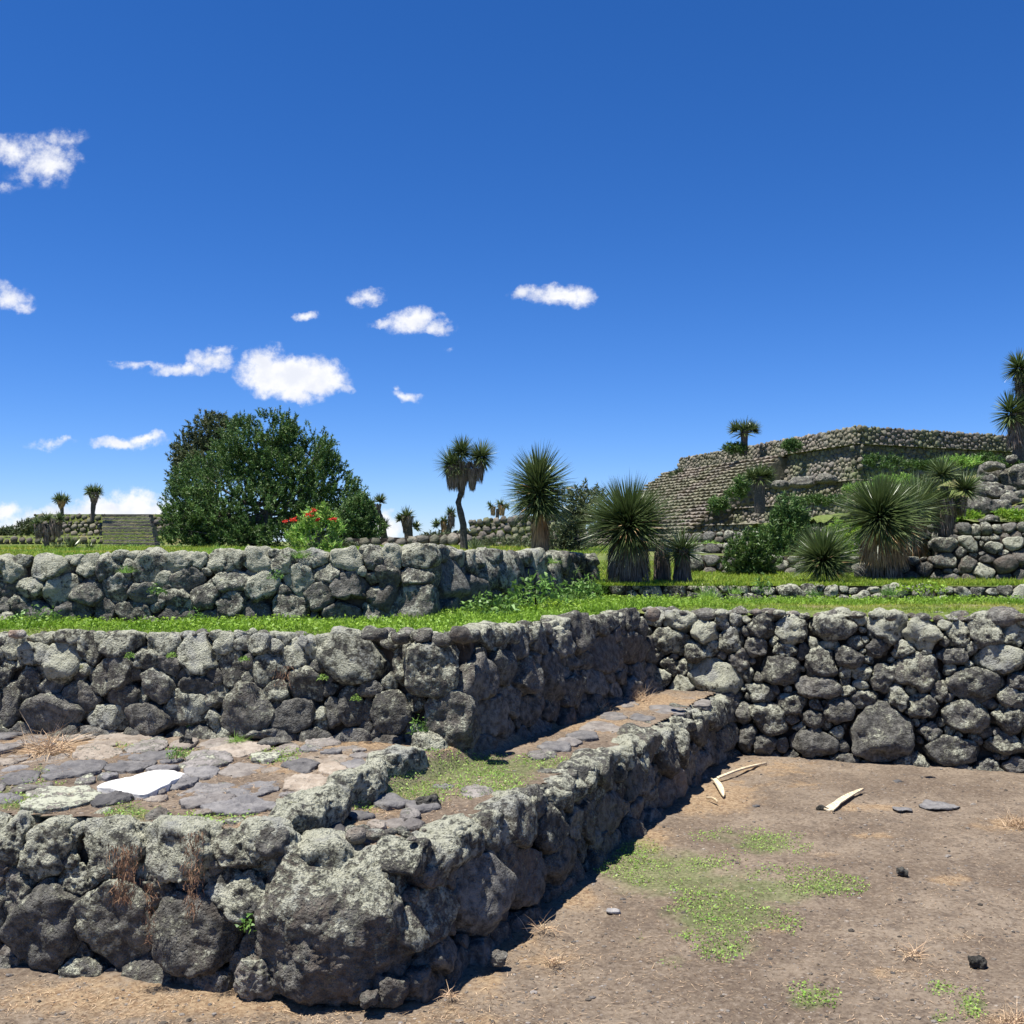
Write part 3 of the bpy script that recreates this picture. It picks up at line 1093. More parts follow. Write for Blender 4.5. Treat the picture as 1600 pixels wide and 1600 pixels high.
    hand = hand_px(w, [(670, 345, 85, 110), (790, 270, 215, 110), (940, 262, 60, 100), (990, 285, 80, 120), (1030, 230, 65, 55), (1090, 300, 88, 120), (1165, 255, 80, 180),
                       (1275, 215, 150, 85), (1280, 345, 125, 165), (1400, 320, 120, 155), (715, 455, 145, 185), (820, 402, 108, 150), (930, 440, 98, 155), (1045, 440, 95, 235),
                       (1240, 475, 100, 135), (1130, 520, 88, 155), (860, 555, 98, 145), (785, 625, 185, 175), (945, 600, 78, 150), (1055, 600, 88, 110), (1335, 520, 105, 95),
                       (1190, 385, 55, 80), (735, 765, 88, 95), (840, 690, 125, 130), (1360, 450, 80, 70), (1150, 390, 60, 60), (790, 515, 45, 40), (1440, 230, 90, 70), (1500, 330, 90, 120), (1500, 430, 100, 90)], 500, 900, 2.857)
    E = pack(hand, w.L, w.H, 0.12, 0.022, 9, s0=0.2, overlap=0.85)
    lay_stones(w, t, E, gap=-0.004, level=4, lich=0.30, warm=0.22, small=0.06, minl=2, skip=lambda e: e[0] < 0.16, depth=(0.45, 0.65))
    a = 0.35
    i = 0
    while a < w.L - 0.05:
        ln = rnd(0.16, 0.32)
        c = w.P(a + ln / 2, w.H(a) - 0.05, -0.10)
        ang = math.atan2(w.S.y, w.S.x) + rnd(-0.15, 0.15)
        single_stone('coping_stone', c + Vector((0, 0, rnd(-0.015, 0.02))), (ln * 1.05, rnd(0.2, 0.28), rnd(.11, .15)), 360 + i, 4, 0.66, 0.1, 1.0, ang, parent=t, k=3.0)
        a += ln
        i += 1

    top_rubble(w, t, 140, 73, -.1, -.3)
    # right-hand wall
    w = R_wall
    t = empty('dry_stone_wall', (0, 0, 0), 'tall rubble wall of pale rounded lichened stones closing the dirt yard on the right', 'stone wall')
    core_box(w, t, top=-0.005, inset=0.13, s0=-0.3)
    hand = hand_px(w, [(60, 120, 70, 60), (170, 130, 108, 98), (265, 170, 88, 125), (340, 130, 60, 108), (265, 100, 60, 35), (395, 130, 60, 45), (500, 162, 98, 98), (552, 108, 60, 50), (625, 170, 128, 125),
                       (800, 160, 208, 115), (1030, 160, 178, 115), (1180, 190, 148, 125), (1440, 180, 138, 118), (1330, 190, 98, 95), (1560, 190, 108, 88), (1270, 150, 60, 40), (905, 122, 80, 48),
                       (115, 215, 138, 105), (380, 215, 108, 108), (485, 240, 88, 68), (605, 255, 110, 48), (685, 265, 48, 68), (790, 230, 78, 48), (870, 285, 118, 85), (985, 248, 88, 60), (1310, 280, 108, 58),
                       (1500, 292, 225, 115), (315, 372, 235, 160, -15), (580, 340, 168, 118), (755, 310, 148, 125), (1160, 345, 188, 135), (1390, 395, 240, 140), (1580, 390, 88, 88), (850, 350, 48, 50),
                       (930, 355, 98, 60), (1010, 370, 98, 88), (740, 412, 195, 98), (865, 425, 60, 45), (500, 430, 115, 78, -30), (935, 455, 108, 58), (1075, 450, 78, 98), (1245, 430, 68, 80), (1560, 460, 118, 88),
                       (635, 478, 128, 90), (530, 540, 138, 155), (1185, 490, 138, 88), (1360, 530, 198, 138), (1540, 540, 148, 118), (720, 540, 88, 68), (830, 510, 108, 118), (1000, 605, 295, 255),
                       (1210, 600, 88, 78), (635, 548, 50, 40), (670, 580, 60, 48), (440, 620, 88, 108), (515, 650, 108, 78), (720, 640, 208, 125), (820, 605, 78, 58), (1300, 685, 290, 130),
                       (1520, 650, 165, 78), (1570, 740, 120, 60), (425, 520, 60, 100), (120, 320, 80, 60), (190, 330, 60, 70), (60, 270, 70, 60)], 1000, 920, 2.667)
    E = pack(hand, w.L, w.H, 0.17, 0.022, 12, overlap=0.82)
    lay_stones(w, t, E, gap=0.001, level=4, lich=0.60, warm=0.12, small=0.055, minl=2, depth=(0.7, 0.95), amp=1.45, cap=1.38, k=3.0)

    top_rubble(w, t, 520, 74, 0.0, -.28, size=.028)
    # third, uppermost near wall
    w = C_front
    t = empty('dry_stone_wall', (0, 0, 0), 'sunlit upper wall of tightly fitted grey boulders above the left grass strip', 'stone wall')
    core_box(w, t, top=-0.01, inset=0.085, s1=w.L - 0.12)
    hand = hand_px(w, [(40, 790, 88, 78), (195, 772, 215, 88), (360, 762, 98, 68), (445, 772, 108, 88), (610, 772, 138, 108, 20), (740, 752, 108, 78), (830, 738, 68, 58), (930, 742, 178, 88), (1070, 738, 98, 78),
                       (1170, 748, 98, 88), (1300, 722, 145, 75), (1450, 732, 138, 78), (1560, 732, 98, 88),
                       (130, 845, 138, 78), (240, 852, 210, 120, 35), (365, 872, 148, 108), (480, 848, 108, 128), (598, 872, 128, 98), (680, 812, 58, 58), (780, 812, 148, 108), (850, 882, 108, 118),
                       (960, 822, 128, 88), (1090, 842, 128, 128), (1240, 812, 128, 108), (1360, 790, 98, 78), (1460, 852, 168, 128), (1340, 882, 118, 118), (1575, 800, 88, 88), (1570, 870, 90, 60),
                       (70, 912, 88, 78), (160, 945, 110, 90), (300, 952, 158, 98), (420, 942, 98, 108), (540, 952, 148, 98), (720, 892, 128, 68), (740, 962, 198, 78), (965, 912, 108, 108),
                       (885, 982, 118, 58), (1070, 962, 148, 88), (1215, 932, 168, 118), (1420, 962, 198, 88), (1560, 962, 108, 108)], 0, 600, 2.667)
    hand += hand_px(w, [(400, 620, 118, 100), (262, 690, 128, 98), (390, 690, 105, 98), (385, 800, 125, 170), (255, 845, 105, 125), (130, 755, 100, 128), (290, 615, 90, 80)], 500, 640, 2.667)
    E = pack(hand, w.L, w.H, 0.11, 0.022, 15, overlap=0.85)
    lay_stones(w, t, E, gap=-0.004, level=4, lich=0.62, warm=0.05, small=0.055, minl=2, depth=(0.35, 0.5), amp=0.9)
    w = C_side
    t = empty('dry_stone_wall', (0, 0, 0), 'dark shaded side of the upper platform, half hidden by lush green weeds', 'stone wall')
    core_box(w, t, top=-0.02, inset=0.09, s0=0.28)
    E = pack([], w.L, w.H, 0.19, 0.03, 16, s0=0.1, overlap=0.85)
    lay_stones(w, t, E, gap=-0.004, level=3, lich=0.34, warm=0.1, small=0.06, minl=2, depth=(0.45, 0.65))
    a = 0.05
    i = 0
    while a < w.L:
        ln = rnd(0.2, 0.4)
        c = w.P(a + ln / 2, w.H(a) - 0.05, -0.10)
        ang = math.atan2(w.S.y, w.S.x) + rnd(-0.15, 0.15)
        single_stone('coping_stone', c + Vector((0, 0, rnd(-0.015, 0.02))), (ln * 1.05, rnd(0.2, 0.28), rnd(.11, .15)), 390 + i, 3, 0.62, 0.1, 1.0, ang, parent=t, k=3.0)
        a += ln
        i += 1


walls_near()


# ---------------------------------------------------------------- flagstones on the low platform
def flagstones():
    K = 28
    lst4 = [(180, 602, 150, 40, 2, 0.9, .3, .4), (60, 590, 90, 36, 0, .8, .2, 0), (385, 600, 150, 50, 0, 1.1, .5, .7), (570, 600, 290, 50, 0, 1.0, .2, .8), (430, 682, 210, 60, 5, 1.1, .4, .9),
            (690, 652, 185, 48, 6, 1.1, .5, .3), (950, 706, 190, 66, 0, 1.25, .5, .2), (915, 768, 115, 58, 8, 1.1, .2, 0), (345, 748, 245, 95, 6, .85, .3, 0), (600, 732, 200, 56, 0, .8, .2, 0),
            (690, 692, 145, 50, 0, .8, .1, 0), (520, 792, 130, 30, 0, 1.3, .5, 0), (45, 752, 110, 48, 0, 1.1, .3, 0), (85, 800, 160, 56, 0, .7, .1, 0), (300, 872, 310, 90, 5, 1.1, .75, .5),
            (300, 950, 220, 90, 5, 1.0, .65, .1), (470, 962, 200, 70, 3, 1.1, .5, 0), (752, 935, 165, 75, -2, 1.0, .2, 0), (845, 820, 150, 42, 0, 1.0, .1, 0), (940, 842, 220, 62, 3, 1.0, .4, .1),
            (1175, 840, 160, 76, 0, .95, .15, 0), (980, 892, 190, 46, 0, 1.0, .2, .2), (1082, 930, 270, 46, 3, 1.05, .1, 0), (1045, 1003, 140, 60, 0, .75, .3, 0), (1410, 815, 150, 74, 5, 1.15, .3, 1),
            (1545, 752, 120, 60, 12, 1.15, .3, 1), (1390, 740, 150, 44, 0, .7, .3, 0), (1100, 655, 200, 46, 3, 1.2, .2, .8), (1240, 700, 110, 40, 0, .9, .7, .1), (1010, 625, 130, 36, 0, 1., .3, .5),
            (1130, 750, 140, 48, 0, 1, .2, .4), (1500, 620, 150, 34, 0, 1.1, .4, .3), (535, 888, 150, 46, 10, .5, .05, 0), (680, 858, 120, 26, 4, .95, .2, .3), (230, 700, 170, 50, 0, .9, .3, .6), (20, 660, 80, 40, 0, 1, .3, .2),
            (400, 805, 80, 30, 0, 1., .5, .2), (-80, 700, 120, 60, 0, .9, .4, .2), (-70, 850, 160, 80, 0, .9, .4, .2), (30, 925, 90, 50, 0, .8, .3, 0), (830, 640, 100, 34, 0, .9, .2, .7), (1330, 655, 100, 40, 0, 1., .4, .5), (1290, 600, 90, 26, 0, .8, .3, .1)]
    items = []
    for (cx, cy, w_, h_, rot, br, li, tn) in lst4:
        items.append((cx / 2.963, 950 + cy / 2.963, w_ / 2.963, h_ / 2.963, rot, br, li, tn))
    lst2 = [(920, 250, 110, 40, .9, .3, .1), (700, 150, 0, 0, 0, 0, 0)][:1]
    strip = [(610, 1257, 40, 12, .9, .3, 0), (745, 1238, 34, 13, 1.15, .5, .3), (660, 1262, 40, 10, .8, .2, 0), (520, 1307, 46, 20, .45, .1, 0), (563, 1308, 50, 18, 1, .4, .5),
             (612, 1286, 34, 12, .9, .2, .3), (645, 1292, 26, 10, .8, .2, .2), (868, 1168, 40, 10, .9, .2, 0), (910, 1152, 34, 10, .8, .2, 0), (1000, 1120, 30, 9, .8, .2, 0), (1045, 1108, 40, 9, .9, .3, .2),
             (890, 1160, 26, 8, 1, .2, .2), (940, 1140, 50, 12, .95, .3, .4), (850, 1180, 34, 9, .9, .5, .2), (960, 1118, 40, 8, .9, .4, .2), (1090, 1096, 34, 7, 1, .4, .3), (590, 1292, 24, 8, 1.1, .4, .6),
             (560, 1276, 36, 8, .7, .2, 0), (640, 1275, 24, 8, 1, .5, .2), (980, 1100, 26, 7, .9, .3, .4)]
    for q in strip:
        items.append((q[0], q[1], q[2], q[3], rnd(-5, 5), q[4], q[5], q[6]))
    groups = {0: [], 1: []}
    for (px, py, w_, h_, rot, br, li, tn) in items:
        right = (px > 500 and py > 1150 + (700 - px) * 0.6) or px > 700
        z = 0.455 if right else 0.533
        c = at(px, py, z)
        sx = (at(px + w_ / 2, py, z) - at(px - w_ / 2, py, z)).length
        sy = (at(px, py - h_ / 2, z) - at(px, py + h_ / 2, z)).length
        groups[int(right)].append((c.x, c.y, sx * 0.50, sy * 0.52, math.radians(rot), br, li, tn, z, w_))
    # the white slab keeps its own place free
    wc = at(222, 1216, 0.533)
    groups[0].append((wc.x, wc.y, 0.17, 0.095, 0.25, -1, 0, 0, 0.533, 0))
    rs0 = np.random.default_rng(99)
    def okp(x, y, gi):
        C = np.array([[x, y, 0.0]])
        ins = left_of(C, A_front.p0, A_front.p1, 0.26)[0] and left_of(C, A_side.p0, A_side.p1, 0.34)[0] and not (left_of(C, B_front.p0, B_front.p1, -0.12)[0] and left_of(C, B_side.p0, B_side.p1, -0.12)[0])
        if not ins:
            return False
        if gi == 0:
            return not left_of(C, (-0.98, 3.74), (-0.30, 5.25), -99)[0] or left_of(C, (-0.98, 3.74), (-0.30, 5.25), 0.16)[0]
        return not left_of(C, (-0.98, 3.74), (-0.30, 5.25), -0.14)[0]
    for gi, rad_list, n_ in ((0, (.085, .06, .04, .028), 260), (1, (.05, .035), 24)):
        for rad in rad_list:
            for q in range(n_):
                y = rs0.uniform(3.8, 7.6)
                x = rs0.uniform(-0.56, 0.25) * y
                if not okp(x, y, gi):
                    continue
                E_ = np.array([g[:5] for g in groups[gi]])
                if ((ell_q(np.array([[x, y]]), E_) - 1) * np.sqrt(E_[:, 2] * E_[:, 3])).min() < rad * (.9 if gi == 0 else 2.2):
                    continue
                groups[gi].append((x, y, rad * rs0.uniform(1, 1.5), rad * rs0.uniform(.7, .9), rs0.normal(0, .4), rs0.uniform(.75, 1.1), rs0.uniform(.1, .5), max(0, rs0.uniform(-.6, .9)), 0.533 if gi == 0 else .455, rad * 300))
    for gi in (0, 1):
        groups[gi] = [g for g in groups[gi] if g[5] < 0 or left_of(np.array([[g[0], g[1], 0.0]]), A_front.p0, A_front.p1, 0.20 + g[3])[0]]
    for gi in (0, 1):
        G = groups[gi]
        E = np.array([g[:5] for g in G])
        Rs = outlines(E, lambda s_: 99.0, 0.006, K=48, cap=1.6, lo=-99)
        for i, g in enumerate(G):
            if g[5] < 0:
                continue
            x, y, _, _, rot, br, li, tn, z, w_ = g
            rs = np.random.default_rng(2000 + i + gi * 500)
            th = np.arange(48) * 2 * math.pi / 48
            Rr = Rs[i].copy()
            # chip a few straight edges off the outline
            m_ = Rr.mean()
            for q in range(7):
                a = rs.uniform(0, 2 * math.pi)
                cc = np.cos(th - a)
                sup = (Rr * cc).max()
                d = sup * rs.uniform(0.78, 0.95)
                Rr = np.where(cc > 0.05, np.minimum(Rr, d / np.maximum(cc, 0.05)), Rr)
            N = Vector((rs.normal(0, .035), rs.normal(0, .035) - 0.02, 1)).normalized()
            S = Vector((1, 0, 0))
            S = (S - N * S.dot(N)).normalized()
            T_ = N.cross(S)
            thick = 0.035 if br < 0.6 else rs.uniform(0.013, 0.024)
            V, F = stone_mesh(Rr, thick, 0.03, 5 if w_ > 50 else 4, 2100 + i + gi * 500, (S, T_, N), Vector((x, y, z)), amp=0.85, k=6.0, facets=0, fine=True)
            build('flagstone', V, F, M['slab'], platform, (x, y, z + rs.uniform(-0.016, 0.0)), True, (br * .95, li * 0.9, tn * .85, 1))
    # the bright white slab
    quad = [(150, 1222), (228, 1237), (292, 1203), (262, 1197), (240, 1199), (185, 1212)]
    pts = [at(x, y, 0.575) for x, y in quad]
    c = sum(pts, Vector((0, 0, 0))) / len(pts)
    angs = np.array([math.atan2(p.y - c.y, p.x - c.x) % (2 * math.pi) for p in pts])
    # outline by ray casting
    K = 64
    th = np.arange(K) * 2 * math.pi / K
    R = np.zeros(K)
    for i, a in enumerate(th):
        best = 9
        d = (math.cos(a), math.sin(a))
        for j in range(len(pts)):
            p, q = pts[j], pts[(j + 1) % len(pts)]
            ex, ey = q.x - p.x, q.y - p.y
            den = d[0] * ey - d[1] * ex
            if abs(den) < 1e-9:
                continue
            t = ((p.x - c.x) * ey - (p.y - c.y) * ex) / den
            u_ = ((p.x - c.x) * d[1] - (p.y - c.y) * d[0]) / den
            if t > 0 and -1e-6 <= u_ <= 1 + 1e-6:
                best = min(best, t)
        R[i] = best
    V, F = stone_mesh(R * (1 + 0.03 * np.sin(th * 7) + 0.02 * np.sin(th * 11 + 1)), 0.018, 0.04, 5, 77, (Vector((1, 0, 0)), Vector((0, 1, 0)), Vector((0, 0, 1))), c, amp=0.35, k=9, facets=0, fine=False)
    o = build('flagstone', V, F, M['white'], platform, (c.x, c.y, 0.546), True)
    o['label'] = 'bright white flat slab'


flagstones()

# ---------------------------------------------------------------- loose stones
def loose():
    data = [  # px, py(base), z, sx, sy, sz, rot, lich, warm, bright, label
        (398, 1563, 0.0, .16, .12, .17, 20, .5, .3, 1.5, 'pale angular stone leaning at the foot of the wall just left of the corner boulder', 5),
        (411, 1152, .55, .21, .10, .055, 8, .45, 0, 1.3, 'long flat grey stone lying on the paving at the foot of the wall', 4),
        (288, 1163, .55, .075, .06, .05, 0, .1, 0, .55, 'small dark block on the paving beside the green weed clump', 4),
        (425, 1164, .54, .2, .1, .03, 10, .3, 0, 1.1, 'thin flat stone tucked under the long grey stone', 3),
        (420, 1338, .47, .12, .11, .11, 0, .35, .1, .8, 'rough dark stone wedged between kerb end and corner boulder', 4),
        (668, 1262, .455, .12, .07, .055, 5, .2, 0, .5, 'dark rock resting on the green strip of the platform', 4),
        (22, 996, 1.07, .10, .07, .06, 0, .05, 1, 1.9, 'small orange-tan stone on the grass edge at far left', 3),
        (779, 1509, 0, .055, .05, .05, 0, .25, .2, 1.0, 'fist-sized hollow grey rock on the dirt near the shaded wall', 4),
        (1413, 1369, 0, .045, .04, .04, 0, .1, .1, .5, 'small dark rock standing alone on the bare dirt', 4),
        (1532, 1514, 0, .055, .05, .045, 0, .1, .1, .4, 'black lump of rock on the dirt at lower right', 4),
        (1404, 1222, 0, .07, .05, .03, 0, .1, .1, .5, 'low dark stone in the dirt below the right-hand wall', 3),
        (1480, 1262, 0.0, .24, .18, .014, 0, .2, 0, 1.0, 'flat blue-grey stone sunk in the dirt', 4),
        (1415, 1265, 0.0, .14, .10, .014, 0, .2, 0, .95, 'smaller flat grey stone sunk in the dirt beside the blue-grey one', 3),
        (960, 1424, 0.0, .07, .05, .018, 0, .2, 0, 1.5, 'small grey stone flush with the dirt left of the green patch', 3),
        (1022, 968, 1.08, .09, .08, .10, 0, .1, 1, 1.1, 'reddish-brown stone perched where the two walls meet', 3),
        (1395, 968, 1.08, .09, .07, .07, 0, .6, .1, 1.1, 'pale lichened stone sitting on top of the right-hand wall', 3),
        (585, 1000, 1.09, .14, .10, .07, 0, .4, .1, .7, 'dark angular stone on the wall top left of the corner block', 3),
        (722, 1002, 1.09, .12, .10, .09, 0, .3, .6, .8, 'reddish dark stone on the wall top just right of the corner block', 3),
        (911, 905, 1.1, .22, .2, .32, 0, .3, .3, .7, 'upright dark boulder with a rusty top at the end of the weedy wall', 4),
        (1183, 1260, 0.0, .05, .04, .03, 0, .1, .2, .6, 'small dark pebble near the middle of the dirt yard', 3),
        (1287, 1268, 0.0, .07, .05, .04, 0, .05, .2, .3, 'black charred lump at the root end of the dried leaf', 3),
    ]
    for i, (px, py, z, sx, sy, sz, rot, li, wm, br, lab, lv) in enumerate(data):
        c = at(px, py, z)
        c.y += sy / 2
        c.z += sz * 0.36
        mt = 'slab' if sz <= .03 and z < 0.1 else 'rock'
        if mt == 'slab':
            c.z = z - 0.006
        o = single_stone('loose_stone', c, (sx, sy, sz), 4000 + i, lv, li, wm if mt == 'rock' else 0, br, math.radians(rot), mat=mt, k=2.6 if sz > .05 else 4, facets=7)
        tag(o, lab, 'stone')


loose()


# ---------------------------------------------------------------- blades, leaves, scattered stuff
def blades(base, direc, length, width, droop, segs=2, side=None, rs=None, fold=0.0):
    """vectorised tapered strips. base (N,3), direc (N,3) unit, length, width, droop arrays"""
    N = len(base)
    up = np.array([0, 0, 1.0])
    if side is None:
        r = RNG.normal(size=(N, 3))
        side = np.cross(direc, r)
    side /= np.linalg.norm(side, axis=1)[:, None] + 1e-9
    V = []
    for i in range(segs + 1):
        t = i / segs
        c = base + direc * (length * t)[:, None] - up[None, :] * (droop * length * t * t)[:, None]
        wv = width * (1 - t) ** 0.8 if i else width
        if i < segs:
            V.append(c - side * wv[:, None] / 2)
            V.append(c + side * wv[:, None] / 2)
        else:
            V.append(c)
    m = 2 * segs + 1
    V = np.stack(V, 1).reshape(-1, 3)
    tr = []
    for i in range(segs - 1):
        tr += [(2 * i, 2 * i + 1, 2 * i + 3), (2 * i, 2 * i + 3, 2 * i + 2)]
    i = segs - 1
    tr.append((2 * i, 2 * i + 1, 2 * i + 2))
    tr = np.array(tr)
    F = (np.arange(N) * m)[:, None, None] + tr[None]
    return V, F.reshape(-1, 3), m


def rand_tint(N, m, lo=0.75, hi=1.25, yellow=0.0):
    b = RNG.uniform(lo, hi, N)
    t = np.stack([b * (1 + yellow * RNG.uniform(0, 1, N)), b, b], 1)
    return np.repeat(t, m, axis=0)


def cards(C, size, normal_up=0.5, aspect=0.5, rs=None):
    """N small rhombic leaves"""
    N = len(C)
    n = RNG.normal(size=(N, 3))
    n[:, 2] = np.abs(n[:, 2]) + normal_up
    n /= np.linalg.norm(n, axis=1)[:, None]
    a = np.cross(n, RNG.normal(size=(N, 3)))
    a /= np.linalg.norm(a, axis=1)[:, None]
    b = np.cross(n, a)
    s = size[:, None] if hasattr(size, '__len__') else size
    V = np.stack([C - a * s * 0.5, C - b * s * 0.5 * aspect, C + a * s * 0.5, C + b * s * 0.5 * aspect], 1).reshape(-1, 3)
    F = (np.arange(N) * 4)[:, None] + np.array([[0, 1, 2, 3]])
    return V, F


def upright_dirs(N, spread=0.5):
    d = RNG.normal(size=(N, 3)) * spread
    d[:, 2] = np.abs(d[:, 2]) * 0.4 + 1.0
    return d / np.linalg.norm(d, axis=1)[:, None]


def ground_scatter():
    # straw litter and chips on the dirt
    def scatter(n, x0, x1, y0, y1, zf, plist, keep, base_p=0.0, bias=1.6):
        y = y0 + (y1 - y0) * RNG.uniform(0, 1, n) ** bias
        x = RNG.uniform(-1, 1, n) * 0.53 * y
        x = np.clip(x, x0, x1)
        P = np.stack([x, y, np.zeros(n)], 1)
        P[:, 2] = zf(P)
        m = patches(P, plist)
        m = m + 1.1 * (fbm(P * 5.0, 3, 61) - 0.05) * (m > 0.02)
        pr = np.clip(m, 0, 1) + base_p
        sel = (RNG.uniform(0, 1, n) < pr) & keep(P)
        return P[sel]

    on0 = lambda P: ~left_of(P, A_front.p0, A_front.p1, -0.03) | ~left_of(P, A_side.p0, A_side.p1, -0.02)
    on0b = lambda P: on0(P) & ~left_of(P, R_wall.p0, R_wall.p1, -0.05)
    on1 = lambda P: left_of(P, A_front.p0, A_front.p1, 0.15) & left_of(P, A_side.p0, A_side.p1, 0.18) & (~left_of(P, B_front.p0, B_front.p1, 0.02) | ~left_of(P, B_side.p0, B_side.p1, 0.02))

    def straw(P, name, lmul=1.0):
        N = len(P)
        a = RNG.uniform(0, 2 * math.pi, N)
        d = np.stack([np.cos(a), np.sin(a), RNG.uniform(-0.1, 0.22, N)], 1)
        P = P + np.array([0, 0, 0.004])
        V, F, m = blades(P, d, RNG.gamma(2.2, 0.0075, N) * lmul + 0.006, RNG.uniform(0.0012, 0.003, N), RNG.uniform(0, .3, N), 1, side=np.cross(d, np.array([0, 0, 1.0])))
        o = build(name, V, F, M['straw'], None, None, False, rand_tint(N, m, 0.12, 1.25, 0.1))
        tag(o, kind='stuff')
        return o
    P = scatter(85000, -4, 5, 2.9, 8.2, zf0, G0_STRAW, on0b, 0.30)
    o = straw(P, 'straw_litter')
    P = scatter(110000, -4, 2, 3.6, 8.2, zf1, G1_STRAW, on1, 0.28)
    o = straw(P, 'dry_litter', 1.2)
    # pebbles and clods
    V0, F0 = ICO[1]
    for nm, n, zf, keep, y0 in (('pebbles', 9000, zf0, on0b, 2.9), ('gravel', 3500, zf1, on1, 3.6)):
        P = scatter(n, -4, 5, y0, 8.2, zf, [], keep, 1.0)
        N = len(P)
        s = RNG.gamma(1.6, 0.0019, N) + 0.002
        sc = np.stack([s, s * RNG.uniform(.6, 1, N), s * RNG.uniform(.4, .8, N)], 1)
        V = (V0[None] * sc[:, None, :] * (1 + RNG.uniform(-.22, .22, (N, len(V0), 1))) + P[:, None, :]).reshape(-1, 3)
        F = ((np.arange(N) * len(V0))[:, None, None] + F0[None]).reshape(-1, 3)
        br = RNG.uniform(0.2, 1.35, N)
        t = np.stack([br * .9, np.full(N, .05), RNG.uniform(0.2, .8, N)], 1)
        o = build(nm, V, F, M['slab'], None, None, False, np.repeat(t, len(V0), axis=0))
        tag(o, kind='stuff')
    # small-leaf ground cover
    for nm, n, zf, lst, keep, y0 in (('green_ground_cover', 150000, zf0, G0_GREEN, on0b, 3.2), ('green_creeper', 110000, zf1, G1_GREEN, on1, 3.7)):
        P = scatter(n, -4, 5, y0, 7.0, zf, lst, keep, 0.0, 1.0)
        N = len(P)
        P[:, 2] += RNG.uniform(0.002, 0.016, N)
        V, F = cards(P, RNG.uniform(0.006, 0.014, N), 0.6, 0.6)
        o = build(nm, V, F, M['cover'], None, None, False, rand_tint(N, 4, 0.6, 1.35, 0.25))
        tag(o, kind='stuff')
    for nm, n, zf, lst, keep, y0 in (('short_grass', 60000, zf0, G0_GREEN, on0b, 3.2), ('short_turf', 60000, zf1, G1_GREEN, on1, 3.7)):
        P = scatter(n, -4, 5, y0, 7.0, zf, lst, keep, 0.0, 1.0)
        P = P[fbm(P * 5.0, 2, 77) > -0.1]
        N = len(P)
        V, F, m = blades(P, upright_dirs(N, 0.7), RNG.uniform(0.008, 0.026, N), RNG.uniform(0.0018, 0.003, N), RNG.uniform(.1, .7, N), 2)
        o = build(nm, V, F, M['grass'], None, None, False, rand_tint(N, m, 0.55, 1.15, 0.3))
        tag(o, kind='stuff')
    # lush grass on the middle terrace
    n = 190000
    y = 5.2 + 4.2 * RNG.uniform(0, 1, n) ** 0.8
    x = RNG.uniform(-1, 1, n) * 0.54 * y
    P = np.stack([x, y, np.zeros(n)], 1)
    in2 = (left_of(P, B_front.p0, B_front.p1, 0.24) & left_of(P, B_side.p0, B_side.p1, 0.24) & (x < 1.1)) | (left_of(P, R_wall.p0, R_wall.p1, 0.26) & (x > 1.0))
    outC = ~(left_of(P, C_front.p0, C_front.p1, -0.02) & left_of(P, C_side.p0, C_side.p1, -0.02))
    sel = in2 & outC & (y < 9.3)
    P = P[sel]
    P[:, 2] = zf2(P)
    N = len(P)
    # longer close to the foot of the upper wall, thin and dry along the wall top
    lushp = [(760, 965, 330, 32, 1), (1000, 945, 120, 18, .8), (450, 978, 300, 10, .8), (100, 975, 160, 9, .7), (1330, 940, 330, 5, .7)]
    lu = patches(P, lushp)
    dn = fbm(P * 2.2, 2, 71)
    prob = np.clip(0.42 + 0.5 * lu + 0.35 * dn, 0.06, 1)
    sel = RNG.uniform(0, 1, N) < prob
    P, lu = P[sel], lu[sel]
    N = len(P)
    L = RNG.uniform(0.02, 0.045, N) * (1 + 1.3 * lu)
    V, F, m = blades(P, upright_dirs(N, 0.55), L, RNG.uniform(0.0035, 0.006, N) * (1 + 1.3 * lu), RNG.uniform(.1, .6, N), 2)
    t = rand_tint(N, 1, 0.7, 1.3)
    dry = np.clip(dn[sel] * -0.6 + 0.25 - lu, 0, 1)[:, None]
    t = t * (1 - dry) + t * np.array([2.2, 1.1, 1.6]) * dry
    o = build('terrace_grass', V, F, M['grass'], None, None, False, np.repeat(t, m, axis=0))
    tag(o, kind='stuff')
    # leafy clover cover over the lush part
    n = 60000
    y = 5.5 + 4.0 * RNG.uniform(0, 1, n)
    x = RNG.uniform(-1, 1, n) * 0.54 * y
    P = np.stack([x, y, np.zeros(n)], 1)
    in2 = (left_of(P, B_front.p0, B_front.p1, 0.26) & left_of(P, B_side.p0, B_side.p1, 0.26) & (x < 1.1)) | (left_of(P, R_wall.p0, R_wall.p1, 0.28) & (x > 1.0))
    outC = ~(left_of(P, C_front.p0, C_front.p1, -0.02) & left_of(P, C_side.p0, C_side.p1, -0.02))
    P = P[in2 & outC]
    P[:, 2] = zf2(P)
    lu = patches(P, lushp)
    P = P[RNG.uniform(0, 1, len(P)) < lu]
    N = len(P)
    P[:, 2] += RNG.uniform(0.01, 0.055, N)
    V, F = cards(P, RNG.uniform(0.012, 0.028, N), 0.9, 0.6)
    o = build('clover', V, F, M['grass'], None, None, False, rand_tint(N, 4, 0.75, 1.3, 0.1))
    tag(o, kind='stuff')
    # grass on the upper platform and the plain behind
    n = 60000
    y = 6.9 + 19 * RNG.uniform(0, 1, n) ** 1.7
    x = RNG.uniform(-0.6, 0.12, n) * y
    P = np.stack([x, y, np.zeros(n)], 1)
    P = P[left_of(P, C_front.p0, C_front.p1, 0.16) & left_of(P, C_side.p0, C_side.p1, 0.2)]
    P[:, 2] = zf3(P)
    N = len(P)
